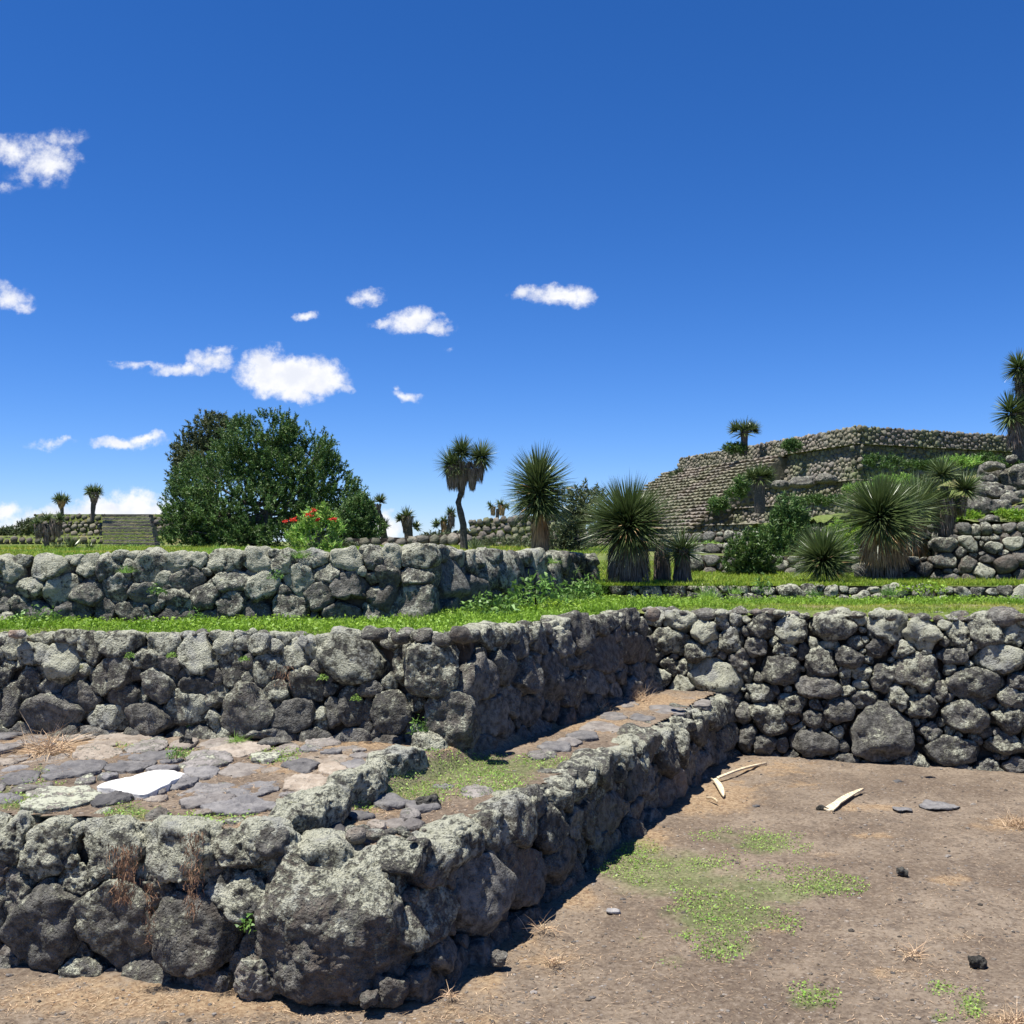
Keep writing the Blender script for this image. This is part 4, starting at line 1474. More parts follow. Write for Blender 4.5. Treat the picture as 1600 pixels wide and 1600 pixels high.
    V, F, m = blades(P, upright_dirs(N, 0.45), RNG.uniform(0.02, 0.06, N) * (0.6 + P[:, 1] / 20), RNG.uniform(0.004, 0.008, N) * (0.5 + P[:, 1] / 12), RNG.uniform(.1, .5, N), 2)
    dn = np.clip(fbm(P * 0.8, 2, 91) + 0.25, 0, 1)[:, None]
    t = rand_tint(N, 1, 0.7, 1.3) * (1 - dn) + np.array([2.0, 1.15, 1.5]) * dn
    o = build('upper_grass', V, F, M['grass'], None, None, False, np.repeat(t, m, axis=0))
    tag(o, kind='stuff')
    n = 60000
    y = 9.5 + 12 * RNG.uniform(0, 1, n) ** 1.8
    x = RNG.uniform(0.08, 0.58, n) * y
    P = np.stack([x, y, np.full(n, 1.19)], 1)
    N = n
    V, F, m = blades(P, upright_dirs(N, 0.45), RNG.uniform(0.03, 0.07, N), RNG.uniform(0.006, 0.01, N), RNG.uniform(.1, .5, N), 2)
    o = build('plain_grass', V, F, M['grass'], None, None, False, rand_tint(N, m, 0.7, 1.3, 0.5))
    tag(o, kind='stuff')


ground_scatter()


# ---------------------------------------------------------------- far walls and terraces
def low_wall(p0, p1, h0, h1, label, rmax=0.16, rmin=0.04, level=2, lich=0.5, warm=0.2, mat='rock', seed=50, thick=0.35, parent=None, stuff_below=0.03, gap=0.006,
             bright=(0.7, 1.25), batter=0.1, depth=(0.55, 0.8), darts=700, corem=None, flat=1.0, name='dry_stone_wall'):
    w = Wall(p0, p1, h0, h1, batter)
    t = parent if parent else empty(name, (0, 0, 0), label, 'stone wall')
    core_box(w, t, thick=thick, inset=0.08, top=0.0, mat=corem)
    E = pack([], w.L, w.H, rmax, rmin, seed, darts=darts, overlap=0.85, asp=(0.6, 0.95), flat=flat)
    lay_stones(w, t, E, gap=gap, level=level, lich=lich, warm=warm, mat=mat, small=0.0, minl=1, joined_below=stuff_below, bright=bright, depth=depth)
    return w, t


# low wall D between the terrace and the yucca bed
low_wall((1.0, 9.62, 1.05), (6.6, 9.02, 1.05), 0.14, 0.15, 'ankle-high line of half-buried stones along the back of the right grass strip', 0.10, 0.03, 3, 0.5, 0.15, seed=51, stuff_below=0.045, bright=(.5, .9))
# stepped walls at the right edge
low_wall((4.62, 10.9, 1.15), (7.6, 9.9, 1.15), 0.50, 0.52, 'rough grey rubble wall at the right edge behind the yuccas', 0.105, 0.028, 3, 0.45, 0.35, seed=52, stuff_below=0.045)
poly_sheet('terrace_ledge', [(4.6, 11.1), (9, 9.7), (11, 12.4), (4.9, 12.9)], 1.63, M['land'])
low_wall((5.0, 12.95, 1.5), (9.2, 12.2, 1.5), 0.32, 0.36, 'second rubble wall set back above the right-edge wall', 0.08, 0.03, 2, 0.35, 0.3, seed=53, stuff_below=0.05)
poly_sheet('terrace_ledge', [(5.0, 13.15), (10, 12.3), (15, 20), (7, 20)], 1.85, M['land'])
low_wall((3.9, 11.3, 1.15), (4.75, 11.0, 1.15), 0.22, 0.3, 'small collapsed pile of stones beside the yucca trunks', 0.10, 0.03, 2, 0.35, 0.3, seed=54, stuff_below=0.04)
# terraces behind the large yucca
tt = [((2.35, 13.5, 1.15), (4.4, 12.9, 1.15), 0.27, .27, 'dark low wall under the round green shrub'),
      ((2.7, 16.2, 1.15), (5.6, 15.4, 1.15), 0.42, .42, 'first low terrace wall below the pyramid slope'),
      ((3.4, 20.5, 1.15), (8.6, 18.6, 1.15), 0.62, 0.85, 'second low terrace wall below the pyramid slope')]
for i, (a, b, h0, h1, lab) in enumerate(tt):
    low_wall(a, b, h0, h1, lab, 0.11, 0.04, 2, 0.35, 0.3, seed=60 + i, stuff_below=0.07, thick=0.5)
poly_sheet('terrace_ledge', [(2.4, 13.7, 1.41), (4.5, 13.1, 1.41), (6.2, 15.0, 1.41), (2.75, 16.25, 1.41)], 1.41, M['land'])
poly_sheet('terrace_ledge', [(2.8, 16.4, 1.56), (5.7, 15.6, 1.56), (8.7, 18.4, 1.56), (3.45, 20.6, 1.56)], 1.56, M['land'])
poly_sheet('terrace_ledge', [(3.5, 20.7, 1.78), (8.6, 18.8, 1.98), (20, 24, 2.0), (11, 31, 1.9), (5, 31, 1.80)], 1.8, M['land'])


def pyramid():
    t = empty('stepped_pyramid', (0, 0, 0), 'large stone stepped pyramid with a broad stairway on its left face, upper right', 'pyramid')
    uL = Vector((-4.2, 14.5, 0)).normalized()       # along the left face, receding
    uR = Vector((7.6, 3.5, 0)).normalized()       # along the right face, receding
    nL = Vector((-uL.y, uL.x, 0))                 # outward normals
    nR = Vector((uR.y, -uR.x, 0))
    # tiers: corner (x,y), z bottom, z top, left run, right run
    tiers = [((12.85, 38.0), 5.15, 5.95, 15.5, 8.4), ((12.35, 36.6), 3.75, 5.15, 16.2, 10.6), ((11.75, 34.8), 2.95, 3.75, 17, 12.5),
             ((10.95, 33.0), 2.27, 2.95, 18, 13), ((10.1, 31.0), 1.55, 2.27, 19, 13)]
    allst = []
    for ti, ((cx, cy), zb, zt, lr, rr) in enumerate(tiers):
        C = Vector((cx, cy, 0))
        pL = C + uL * lr
        pR = C + uR * rr
        back = pL + uR * 14
        back2 = pR + uL * 16
        # solid body
        inset = 0.07
        V = []
        for z in (zb - 0.6, zt - 0.06):
            ins = inset + 0.14 * (z - zb)
            q = [pL - nL * ins, C - nL * ins - nR * ins, pR - nR * ins, back2, back]
            for p in q:
                V.append((p.x, p.y, z))
        n = len(q)
        me = bpy.data.meshes.new('terrace_body')
        me.from_pydata(V, [], [tuple(range(n, 2 * n))] + [(i, (i + 1) % n, (i + 1) % n + n, i + n) for i in range(n)])
        me.materials.append(M['farcore'] if ti else M['farcore'])
        obj('terrace_body', me, t)
        # ledge grass sheet on top of the tier
        for (a, b, seed) in ((pL, C, 1), (C, pR, 2)):
            w = Wall((a.x, a.y, zb), (b.x, b.y, zb), zt - zb, zt - zb, 0.14)
            left = seed == 1
            E = pack([], w.L, w.H, 0.135, 0.05, 80 + ti * 3 + seed, darts=5200, overlap=0.78, asp=(0.5, 0.85), flat=1.0, steps=6)
            R = outlines(E, w.H, 0.006, K=16, cap=1.7)
            for i in range(len(E)):
                e = E[i]
                g = float(np.mean(R[i]))
                P0 = w.P(e[0], e[1], -0.03)
                # the stairway covers part of the left face
                if left and ti > 0:
                    al = (P0 - Vector((12.85, 38.0, 0))).dot(uL)
                    if 3.9 < al < 14.6:
                        continue
                sd_ = STONES[0] = STONES[0] + 1
                rs = random.Random(sd_)
                N = (w.N + w.S * rs.gauss(0, .15) + Vector((0, 0, rs.gauss(0, .15)))).normalized()
                S = (w.S - N * w.S.dot(N)).normalized()
                T_ = N.cross(S)
                if T_.z < 0:
                    T_ = -T_
                Vs, Fs = stone_mesh(R[i], g * 0.38, g * .8, 2 if g > 0.11 else 1, sd_, (S, T_, N), P0, amp=1.0, k=4.5, facets=4)
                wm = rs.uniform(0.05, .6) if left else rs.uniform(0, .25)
                tint = (rs.uniform(0.72, 1.25) * (1 if left else .85), (0.6 if ti in (1, 2, 3) else 0.3) + (0 if left else .3), wm, 1)  # right face greener, and darker with its shade put into the stone tint
                allst.append((g / P0.y, Vs, Fs, P0, tint))
        w_ = 0
    allst.sort(key=lambda a: -a[0])
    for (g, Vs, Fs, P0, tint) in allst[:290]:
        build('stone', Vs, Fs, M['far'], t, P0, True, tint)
    sv, sf, sa, off = [], [], [], 0
    for (g, Vs, Fs, P0, tint) in allst[290:]:
        sv.append(Vs + np.array(P0[:], np.float32))
        sf.append(Fs + off)
        sa.append(np.tile(np.array(tint, np.float32), (len(Vs), 1)))
        off += len(Vs)
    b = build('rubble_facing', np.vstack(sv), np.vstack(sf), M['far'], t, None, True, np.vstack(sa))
    tag(b, kind='stuff')
    # ledges
    for ti, ((cx, cy), zb, zt, lr, rr) in enumerate(tiers[1:]):
        C = Vector((cx, cy, 0))
        pL = C + uL * lr
        pR = C + uR * rr
        C2 = C - nL * 2.5 - nR * 2.5
        V = [(p.x, p.y, zt) for p in (pL, C, pR, pR - nR * 2.5, C2, pL - nL * 2.5)]
        V = [(x, y, z - 0.045) for x, y, z in V]
        me = bpy.data.meshes.new('ledge')
        me.from_pydata(V, [], [(0, 1, 4, 5), (1, 2, 3, 4)])
        me.materials.append(M['land'])
        obj('ledge', me, t)
    # stairway: steps stepping outward from the left face
    C = Vector((12.85, 38.0, 0))
    a0, a1 = 3.7, 14.9
    n = 24
    z0, z1 = 1.45, 5.13
    run = 4.9
    rise = (z1 - z0) / n
    for i in range(n):
        zt = z1 - i * rise
        out = 0.92 + run * i / (n - 1)
        x0 = a0 + 0.25 * math.sin(i * 1.3) * 0.3
        x1 = a1 + 0.1 * math.sin(i * 2.1)
        # one step = a row of blocks
        p = C + uL * x0 + nL * out
        Vs, Fs, As, off = [], [], [], 0
        a = x0
        while a < x1:
            ln = rnd(0.22, 0.6)
            hh = rise * rnd(0.8, 1.0)
            c = C + uL * (a + ln / 2) + nL * (out + rnd(-.03, .03))
            V0, F0 = ICO[1]
            k = 5.0
            nr = (np.abs(V0) ** k).sum(axis=1) ** (1 / k)
            X = V0 / nr[:, None] * np.array([ln * 0.49, 0.22, hh * 0.5])
            X = X + RNG.uniform(-0.012, 0.012, X.shape)
            Mx = np.array([uL[:], nL[:], (0, 0, 1)])
            Vw = X @ Mx + np.array([c.x, c.y, zt - rise / 2 + rnd(-.015, .015)])
            Vs.append(Vw)
            Fs.append(F0 + off)
            As.append(np.tile(np.array([rnd(.85, 1.3), .4, rnd(.2, .7), 1], np.float32), (len(V0), 1)))
            off += len(V0)
            a += ln
        s = build('step', np.vstack(Vs), np.vstack(Fs), M['far'], t, None, False, np.vstack(As))
    # stair body
    V = []
    for a in (a0 + .05, a1 - .05):
        for (o_, z) in ((-0.5, z1 - .1), (0.95, z1 - .17), (run + .85, z0 + rise - .2), (run + .85, z0 - .5), (-.5, z0 - .5)):
            p = C + uL * a + nL * o_
            V.append((p.x, p.y, z))
    me = bpy.data.meshes.new('stair_body')
    me.from_pydata(V, [], [(0, 1, 2, 3, 4), (5, 6, 7, 8, 9)] + [(i, (i + 1) % 5, (i + 1) % 5 + 5, i + 5) for i in range(5)])
    me.materials.append(M['farcore'])
    obj('stair_body', me, t)
    # stone-faced side of the stairway
    q0, q1 = C + uL * (a0 + .03) + nL * (run + .8), C + uL * (a0 + .03) + nL * 0.9
    w = Wall((q0.x, q0.y, z0), (q1.x, q1.y, z0), 0.15, z1 - z0 - .05, 0.02)
    E = pack([], w.L, w.H, 0.14, 0.06, 777, darts=3000, overlap=.78, flat=1, steps=6)
    Ro = outlines(E, w.H, 0.004, K=16, cap=1.6)
    sv, sf, sa, off = [], [], [], 0
    for i in range(len(E)):
        P0 = w.P(E[i][0], E[i][1], 0.0)
        Vs, Fs = stone_mesh(Ro[i], float(np.mean(Ro[i])) * .4, .1, 1, 9000 + i, (w.S, w.T, w.N), P0, k=4.5, facets=3)
        sv.append(Vs + np.array(P0[:], np.float32))
        sf.append(Fs + off)
        sa.append(np.tile(np.array([rnd(.5, .9), .5, rnd(0, .4), 1], np.float32), (len(Vs), 1)))
        off += len(Vs)
    b = build('balustrade_stones', np.vstack(sv), np.vstack(sf), M['far'], t, None, True, np.vstack(sa))
    tag(b, kind='stuff')
    return t, C, uL, uR, nL, nR


pyr, PC, uL, uR, nL, nR = pyramid()


def rocks_field(pts, name, lab, cat='boulder', mat='rock', lich=.4, lv=3):
    pass


# boulders on the pyramid's ledge and the rocky outcrop
for i, (px, py, Y, sx, sy, sz, br, lab) in enumerate([
        (1556, 742, 17.0, .62, .5, .42, 1.0, 'pale cracked outcrop boulder right of the yucca group'),
        (1570, 776, 16.0, .55, .5, .34, .9, 'lumpy grey outcrop boulder below the pale cracked one'),
        (1535, 790, 15.0, .5, .5, .3, .8, 'dark boulder at the foot of the outcrop'),
        (1598, 745, 16.5, .5, .5, .6, .7, 'tall boulder cut by the right picture edge'),
        (1545, 812, 13.6, .32, .26, .14, 1.1, 'brown stone lying on the right-hand ledge'),
        (1255, 752, 36.0, 1.2, .8, .45, 1.1, 'long boulder on the pyramid ledge right of the small yucca'),
        (1222, 757, 37.5, .8, .6, .35, 1.0, 'squat boulder on the pyramid ledge left of the long one'),
        (1290, 748, 35.8, .8, .6, .35, 1.1, 'flat boulder at the right end of the pyramid ledge group')]):
    c = aty(px, py, Y)
    o = single_stone('boulder', c, (sx, sy, sz), 5200 + i, 4, .45, .15, br, rnd(0, 1), k=2.5, facets=8, amp=2.0)
    tag(o, lab, 'boulder')

outcrop = empty('rock_outcrop', (0, 0, 0), 'heap of small grey rocks forming the outcrop at the right edge', 'outcrop')
for i in range(30):
    px, py = rnd(1515, 1610), rnd(715, 800)
    if py < 735 and px < 1545:
        continue
    c = aty(px, py, 16.8 - (py - 715) / 50)
    sz_ = rnd(.12, .3)
    o = single_stone('rock', c, (sz_ * rnd(1, 1.6), sz_, sz_ * rnd(.6, 1)), 5300 + i, 3, .5, .15, rnd(.6, 1.1), rnd(0, 3), k=3, facets=8, amp=1.4, parent=outcrop)

# slope under the outcrop
Pz, Fz = grid_sheet(np.linspace(6.0, 14, 50), np.linspace(13.2, 26, 60),
                    lambda P: 1.75 + 0.25 * np.clip((P[:, 1] - 13) / 4, 0, 1) + 0.95 * np.exp(-((P[:, 0] - 9.3) / 1.9) ** 2 - ((P[:, 1] - 18.5) / 3.0) ** 2) + 0.10 * fbm(P * 1.2, 3, 41) + 0.05 * fbm(P * 5, 2, 43))
o = build('rocky_slope', Pz, Fz, M['land'], None, None, True)
tag(o, kind='structure')


def left_pyramid():
    t = empty('small_pyramid', (0, 0, 0), 'distant flat-topped stone platform with a central grassy stairway, far left', 'pyramid')
    Y = 60.0

    def X(px, y=Y):
        return (px - 800) / 1600 * y

    def Z(py, y=Y):
        return EYE + (HORIZON - py) / 1600 * y

    def box(name, px0, px1, py0, py1, y0, y1, mat, topx=None):
        x0, x1 = X(px0, y0), X(px1, y0)
        z0, z1 = Z(py1, y0), Z(py0, y0)
        tx0, tx1 = (X(topx[0], y0), X(topx[1], y0)) if topx else (x0, x1)
        V = [(x0, y0, z0), (x1, y0, z0), (x1, y1, z0), (x0, y1, z0), (tx0, y0 + .5, z1), (tx1, y0 + .5, z1), (tx1, y1, z1), (tx0, y1, z1)]
        F = [(0, 1, 5, 4), (1, 2, 6, 5), (2, 3, 7, 6), (3, 0, 4, 7), (4, 5, 6, 7)]
        me = bpy.data.meshes.new(name)
        me.from_pydata(V, [], F)
        me.materials.append(mat)
        return obj(name, me, t)
    box('upper_tier', 26, 300, 803, 838, 60, 74, M['land'], (52, 300))
    box('middle_tier', -60, 300, 837, 851, 57, 60.5, M['land'])
    box('lower_tier', -60, 168, 851, 870, 50, 57.5, M['land'])
    sv, sf, sa, off = [], [], [], 0

    def face(px0, px1, py0, py1, y, seed, rm=0.30, br=(0.5, 1.1), warm=0.2):
        nonlocal off
        w = Wall((X(px0, y), y, Z(py1, y)), (X(px1, y), y, Z(py1, y)), Z(py0, y) - Z(py1, y), Z(py0, y) - Z(py1, y), 0.3)
        E = pack([], w.L, w.H, rm * .8, rm * .22, seed, darts=2600, overlap=.75, flat=1, steps=8)
        R = outlines(E, w.H, 0.02, K=12)
        for i in range(len(E)):
            e = E[i]
            P0 = w.P(e[0], e[1], 0.02)
            Vs, Fs = stone_mesh(R[i], float(np.mean(R[i])) * .6, .1, 1, seed * 100 + i, (w.S, w.T, w.N), P0, k=3, facets=2)
            sv.append(Vs + np.array(P0[:], np.float32))
            sf.append(Fs + off)
            sa.append(np.tile(np.array([rnd(*br), .5, rnd(0, warm * 2), 1], np.float32), (len(Vs), 1)))
            off += len(Vs)
    face(52, 165, 802, 818, 60.1, 201, br=(.4, .8))
    face(60, 160, 818, 836, 59.6, 202, br=(.6, 1.2))
    face(236, 300, 804, 838, 60, 203, br=(.4, .8))
    face(-20, 166, 838, 846, 57, 204, br=(.4, .8))
    face(-20, 90, 857, 868, 49.8, 205, br=(.5, .9), warm=.3)
    face(140, 178, 853, 862, 49.9, 206, br=(.5, .9), warm=.4)
    b = build('rubble_facing', np.vstack(sv), np.vstack(sf), M['far'], t, None, True, np.vstack(sa))
    tag(b, kind='stuff')
    # steps
    n = 11
    for i in range(n):
        py = 804 + i * 4.9
        y = 60 - i * 0.9
        z = Z(py, 60 - i * .55)
        y = 60 - i * .55
        wl, wr = X(167 + i * .4, y), X(240 + i * 1.2, y)
        d = 0.75
        zb = z - .4
        V = [(wl, y - d, zb), (wr, y - d, zb), (wr, y, zb), (wl, y, zb), (wl, y - d, z), (wr, y - d, z), (wr, y, z), (wl, y, z)]
        V = [(a + rnd(-.05, .05), b_ + rnd(-.03, .03), c + rnd(-.02, .02)) for a, b_, c in V]
        F = [(0, 1, 5, 4), (1, 2, 6, 5), (2, 3, 7, 6), (3, 0, 4, 7), (4, 5, 6, 7)]
        me = bpy.data.meshes.new('step')
        me.from_pydata(V, [], F)
        me.materials.append(M['far'])
        a_ = me.attributes.new('tint', 'FLOAT_COLOR', 'POINT')
        a_.data.foreach_set('color', [rnd(.8, 1.1), .4, .2, 1] * 8)
        s = obj('step', me, t)
        # turf hanging over the riser below each step edge
        h_ = 0.05 if i < 5 else 0.15
        n2 = 26
        Vt, Ft = [], []
        for q in range(n2):
            x_ = wl + (wr - wl) * q / (n2 - 1)
            Vt += [(x_, y - d - .05, z - .19 + h_ * rnd(.3, 1.0)), (x_, y - d - .09, z - .24), (x_, y - d + .3, z - .19 + h_ * .5)]
        for q in range(n2 - 1):
            Ft += [(q * 3, q * 3 + 1, q * 3 + 4, q * 3 + 3), (q * 3, q * 3 + 3, q * 3 + 5, q * 3 + 2)]
        me = bpy.data.meshes.new('turf')
        me.from_pydata(Vt, [], Ft)
        me.materials.append(M['land'])
        obj('turf', me, s)
    # blocks flanking the stair
    for (px, py, w_, h_) in ((160, 822, 12, 12), (163, 835, 14, 12), (168, 846, 16, 12), (246, 816, 10, 10), (250, 830, 12, 10), (252, 842, 12, 10)):
        c = aty(px, py, 58.5)
        s = single_stone('flanking_block', c, (w_ / 1600 * 60, .8, h_ / 1600 * 60), 6000 + px, 2, .2, .1, .7, 0, mat='far', parent=t, k=5, amp=.6)


left_pyramid()


def mid_terraces():
    t = empty('terraced_mound', (0, 0, 0), 'grass-grown terraced stone mound between the thin-trunked yucca and the dark spiky one', 'mound')
    sv, sf, sa, off = [], [], [], 0
    rows = [((738, 812), (905, 795), 30, 34, 5), ((700, 828), (915, 812), 28, 31, 6), ((650, 842), (915, 828), 26, 28, 7), ((640, 850), (915, 845), 24, 25, 8)]
    bot = [(738, 826), (905, 810)]
    for i, ((xa, ya), (xb, yb), d0, d1, seed) in enumerate(rows):
        a = aty(xa, ya, d0)
        b = aty(xb, yb, d1)
        zb = min(a.z, b.z) - 0.7
        h0, h1 = 0.30, 0.30
        w = Wall((a.x, a.y, a.z - h0), (b.x, b.y, b.z - h1), h0, h1, .25)
        # body strip: wall + ledge behind
        dn = Vector((0.0, 0.7, 0))
        V = [w.P(0, -2.6), w.P(w.L, -2.6), w.P(w.L, h1 - .05), w.P(0, h0 - .05), w.P(w.L, h1 - .05) + dn * 5, w.P(0, h0 - .05) + dn * 5]
        V = [(v_ - w.N * 0.08)[:] for v_ in V]
        me = bpy.data.meshes.new('terrace_body')
        V += [(V[5][0], V[5][1], V[0][2]), (V[4][0], V[4][1], V[1][2])]
        me.from_pydata(V, [], [(0, 1, 2, 3), (3, 2, 4, 5), (0, 3, 5, 6), (1, 7, 4, 2)])
        me.materials.append(M['land'])
        obj('terrace_body', me, t)
        E = pack([], w.L, w.H, 0.15, 0.06, 300 + seed, darts=1200, overlap=.8, flat=1, steps=5)
        R = outlines(E, w.H, 0.008, K=12)
        for j in range(len(E)):
            e = E[j]
            P0 = w.P(e[0], e[1], 0.0)
            Vs, Fs = stone_mesh(R[j], float(np.mean(R[j])) * .7, .1, 1, seed * 1000 + j, (w.S, w.T, w.N), P0, k=3, facets=2)
            sv.append(Vs + np.array(P0[:], np.float32))
            sf.append(Fs + off)
            sa.append(np.tile(np.array([rnd(.6, 1.1), .8, rnd(0, .4), 1], np.float32), (len(Vs), 1)))
            off += len(Vs)
    b = build('rubble_facing', np.vstack(sv), np.vstack(sf), M['far'], t, None, True, np.vstack(sa))
    tag(b, kind='stuff')
    low_wall((-3.0, 19.0, 1.42), (-1.9, 19.5, 1.42), .24, .26, 'low grey rubble wall right of the dark bush, in front of the distant yuccas', 0.12, 0.05, 1, .3, .3, mat='far', seed=331, stuff_below=.07)
    low_wall((-1.9, 19.5, 1.42), (-0.9, 19.2, 1.42), .28, .36, 'low stone wall left of the thin yucca trunk', 0.12, 0.05, 1, .3, .3, mat='far', seed=332, stuff_below=.07)


mid_terraces()


# ---------------------------------------------------------------- vegetation builders
def tube(pts, rad, n=8):
    pts = [Vector(p) for p in pts]
    V, F = [], []
    for i, p in enumerate(pts):
        d = (pts[min(i + 1, len(pts) - 1)] - pts[max(i - 1, 0)]).normalized()
        a = d.cross(Vector((0.3, 1, 0.1))).normalized()
        b = d.cross(a)
        for j in range(n):
            th = 2 * math.pi * j / n
            V.append((p + (a * math.cos(th) + b * math.sin(th)) * rad[i])[:])
    for i in range(len(pts) - 1):
        for j in range(n):
            k = (j + 1) % n
            F.append((i * n + j, i * n + k, (i + 1) * n + k, (i + 1) * n + j))
    return V, F


BLADE_CACHE = {}


def blade_mesh(var, mat):
    """unit blade along +Z, folded, slightly bowed"""
    key = (var, mat)
    if key in BLADE_CACHE:
        return BLADE_CACHE[key]
    rs = random.Random(var)
    bow = rs.uniform(-0.12, 0.26)
    V, F = [], []
    n = 4
    for i in range(n):
        t = i / n
        w = 0.5 * (0.75 + 0.5 * t if t < 0.3 else (1 - t) / 0.7 * 0.95)
        y = bow * t * t
        V += [(-w, y + 0.1 * w * .2, t), (0, y - 0.006, t), (w, y + 0.1 * w * .2, t)]
    V.append((0, bow, 1.0))
    for i in range(n - 1):
        a, b = i * 3, i * 3 + 3
        F += [(a, a + 1, b + 1, b), (a + 1, a + 2, b + 2, b + 1)]
    a = (n - 1) * 3
    me = bpy.data.meshes.new('leaf')
    me.from_pydata(V, [], F + [(a, a + 1, n * 3), (a + 1, a + 2, n * 3)])
    at_ = me.attributes.new('tint', 'FLOAT_COLOR', 'POINT')
    g = rs.uniform(0.75, 1.3)
    at_.data.foreach_set('color', [g, g, g, 1] * len(V))
    me.materials.append(M[mat])
    BLADE_CACHE[key] = me
    return me


def crown_dirs(n, phimax, axis, seed, phimin=0.0, jit=0.05):
    rs = np.random.default_rng(seed)
    u_ = rs.uniform(math.cos(phimax), math.cos(phimin), n)
    ph = rs.uniform(0, 2 * math.pi, n)
    s = np.sqrt(1 - u_ * u_)
    d = np.stack([s * np.cos(ph), s * np.sin(ph), u_], 1)
    ax = np.array(axis, float)
    ax /= np.linalg.norm(ax)
    z = np.array([0, 0, 1.0])
    vv = np.cross(z, ax)
    c = float(z @ ax)
    if np.linalg.norm(vv) > 1e-6:
        K = np.array([[0, -vv[2], vv[1]], [vv[2], 0, -vv[0]], [-vv[1], vv[0], 0]])
        Rm = np.eye(3) + K + K @ K * (1 / (1 + c))
        d = d @ Rm.T
    return d


def yucca_head(root, c, r, n, seed, axis=(0, 0, 1), phimax=2.3, width=0.035, single=0, droop=0.12, elong=0.0, up=1.1, mat='yucca'):
    """round head of stiff blades; 'single' of them become separate leaf objects"""
    c = np.array(c[:])
    rs = np.random.default_rng(seed)
    d = crown_dirs(n, phimax, axis, seed)
    base = np.tile(c, (n, 1)) + d * r * 0.10
    if elong:
        base[:, 2] += -elong * (1 - d[:, 2]) / 2 + rs.uniform(-.1, .1, n) * elong
    ln = r * rs.uniform(0.78, 1.06, n)
    k = min(single, n)
    ln = ln * np.where(rs.uniform(0, 1, n) < .08, rs.uniform(.45, .8, n), 1.0)
    d = d + rs.normal(size=d.shape) * .05
    d /= np.linalg.norm(d, axis=1)[:, None]
    ax_cam = d[:, 1]
    order = np.argsort(ax_cam)          # blades towards the camera first
    sidx = order[:k]
    ridx = order[k:]
    for j in sidx:
        o = bpy.data.objects.new('leaf', blade_mesh(int(j) % 13, 'dead' if rs.uniform() < .05 and d[j][2] < .2 else mat))
        COL.objects.link(o)
        z = Vector(d[j])
        x = z.cross(Vector(rs.normal(size=3))).normalized()
        if z.z < 0.9:
            x = (z.cross(Vector((0, 0, 1))).normalized() + x * 0.6).normalized()
            x = (x - z * x.dot(z)).normalized()
        y = z.cross(x)
        wd = width * rs.uniform(.8, 1.15)
        Mx = Matrix(((x.x * wd, y.x * ln[j], z.x * ln[j], base[j][0]), (x.y * wd, y.y * ln[j], z.y * ln[j], base[j][1]), (x.z * wd, y.z * ln[j], z.z * ln[j], base[j][2]), (0, 0, 0, 1)))
        o.parent = root
        o.matrix_local = Mx
    if len(ridx):
        dd = d[ridx]
        side = np.cross(dd, np.array([0, 0, 1.0])) + rs.normal(size=dd.shape) * 0.35
        V, F, m = blades(base[ridx], dd, ln[ridx], width * rs.uniform(.8, 1.15, len(ridx)), np.full(len(ridx), droop) * rs.uniform(-.3, 1.3, len(ridx)), 3, side=side)
        o = build('leaves', V, F, M[mat], root, None, False, rand_tint(len(ridx), m, .7, 1.3))
        tag(o, kind='stuff')


def skirt(root, c, h, r0, r1, n, seed, mat='dead', width=0.03, name='dead_leaf_skirt'):
    """hanging dead leaves: from c downwards over height h, radius r0 at top to r1 at bottom"""
    rs = np.random.default_rng(seed)
    t = rs.uniform(0, 1, n)
    a = rs.uniform(0, 2 * math.pi, n)
    rr = (r0 + (r1 - r0) * t) * rs.uniform(0.75, 1.0, n)
    base = np.stack([c[0] + rr * np.cos(a) * .8, c[1] + rr * np.sin(a) * .8, c[2] + 0.22 * h - t * h * .9], 1)
    inward = (r1 - r0) / h
    d = np.stack([np.cos(a) * (.12 + inward * .8), np.sin(a) * (.12 + inward * .8), -np.ones(n)], 1)
    d += rs.normal(size=d.shape) * 0.09
    d /= np.linalg.norm(d, axis=1)[:, None]
    ln = rs.uniform(.22, .5, n) * h
    ln = np.minimum(ln, base[:, 2] - (c[2] - h) + .01 * h + h * .12 * rs.uniform(0, 1, n))
    V, F, m = blades(base, d, ln, width * rs.uniform(.5, 1, n), np.zeros(n), 2, side=np.stack([-np.sin(a), np.cos(a), np.zeros(n)], 1) + rs.normal(size=(n, 3)) * .3)
    o = build(name, V, F, M[mat], root, None, False, rand_tint(n, m, .55, 1.35, .15))
    tag(o, kind='stuff')


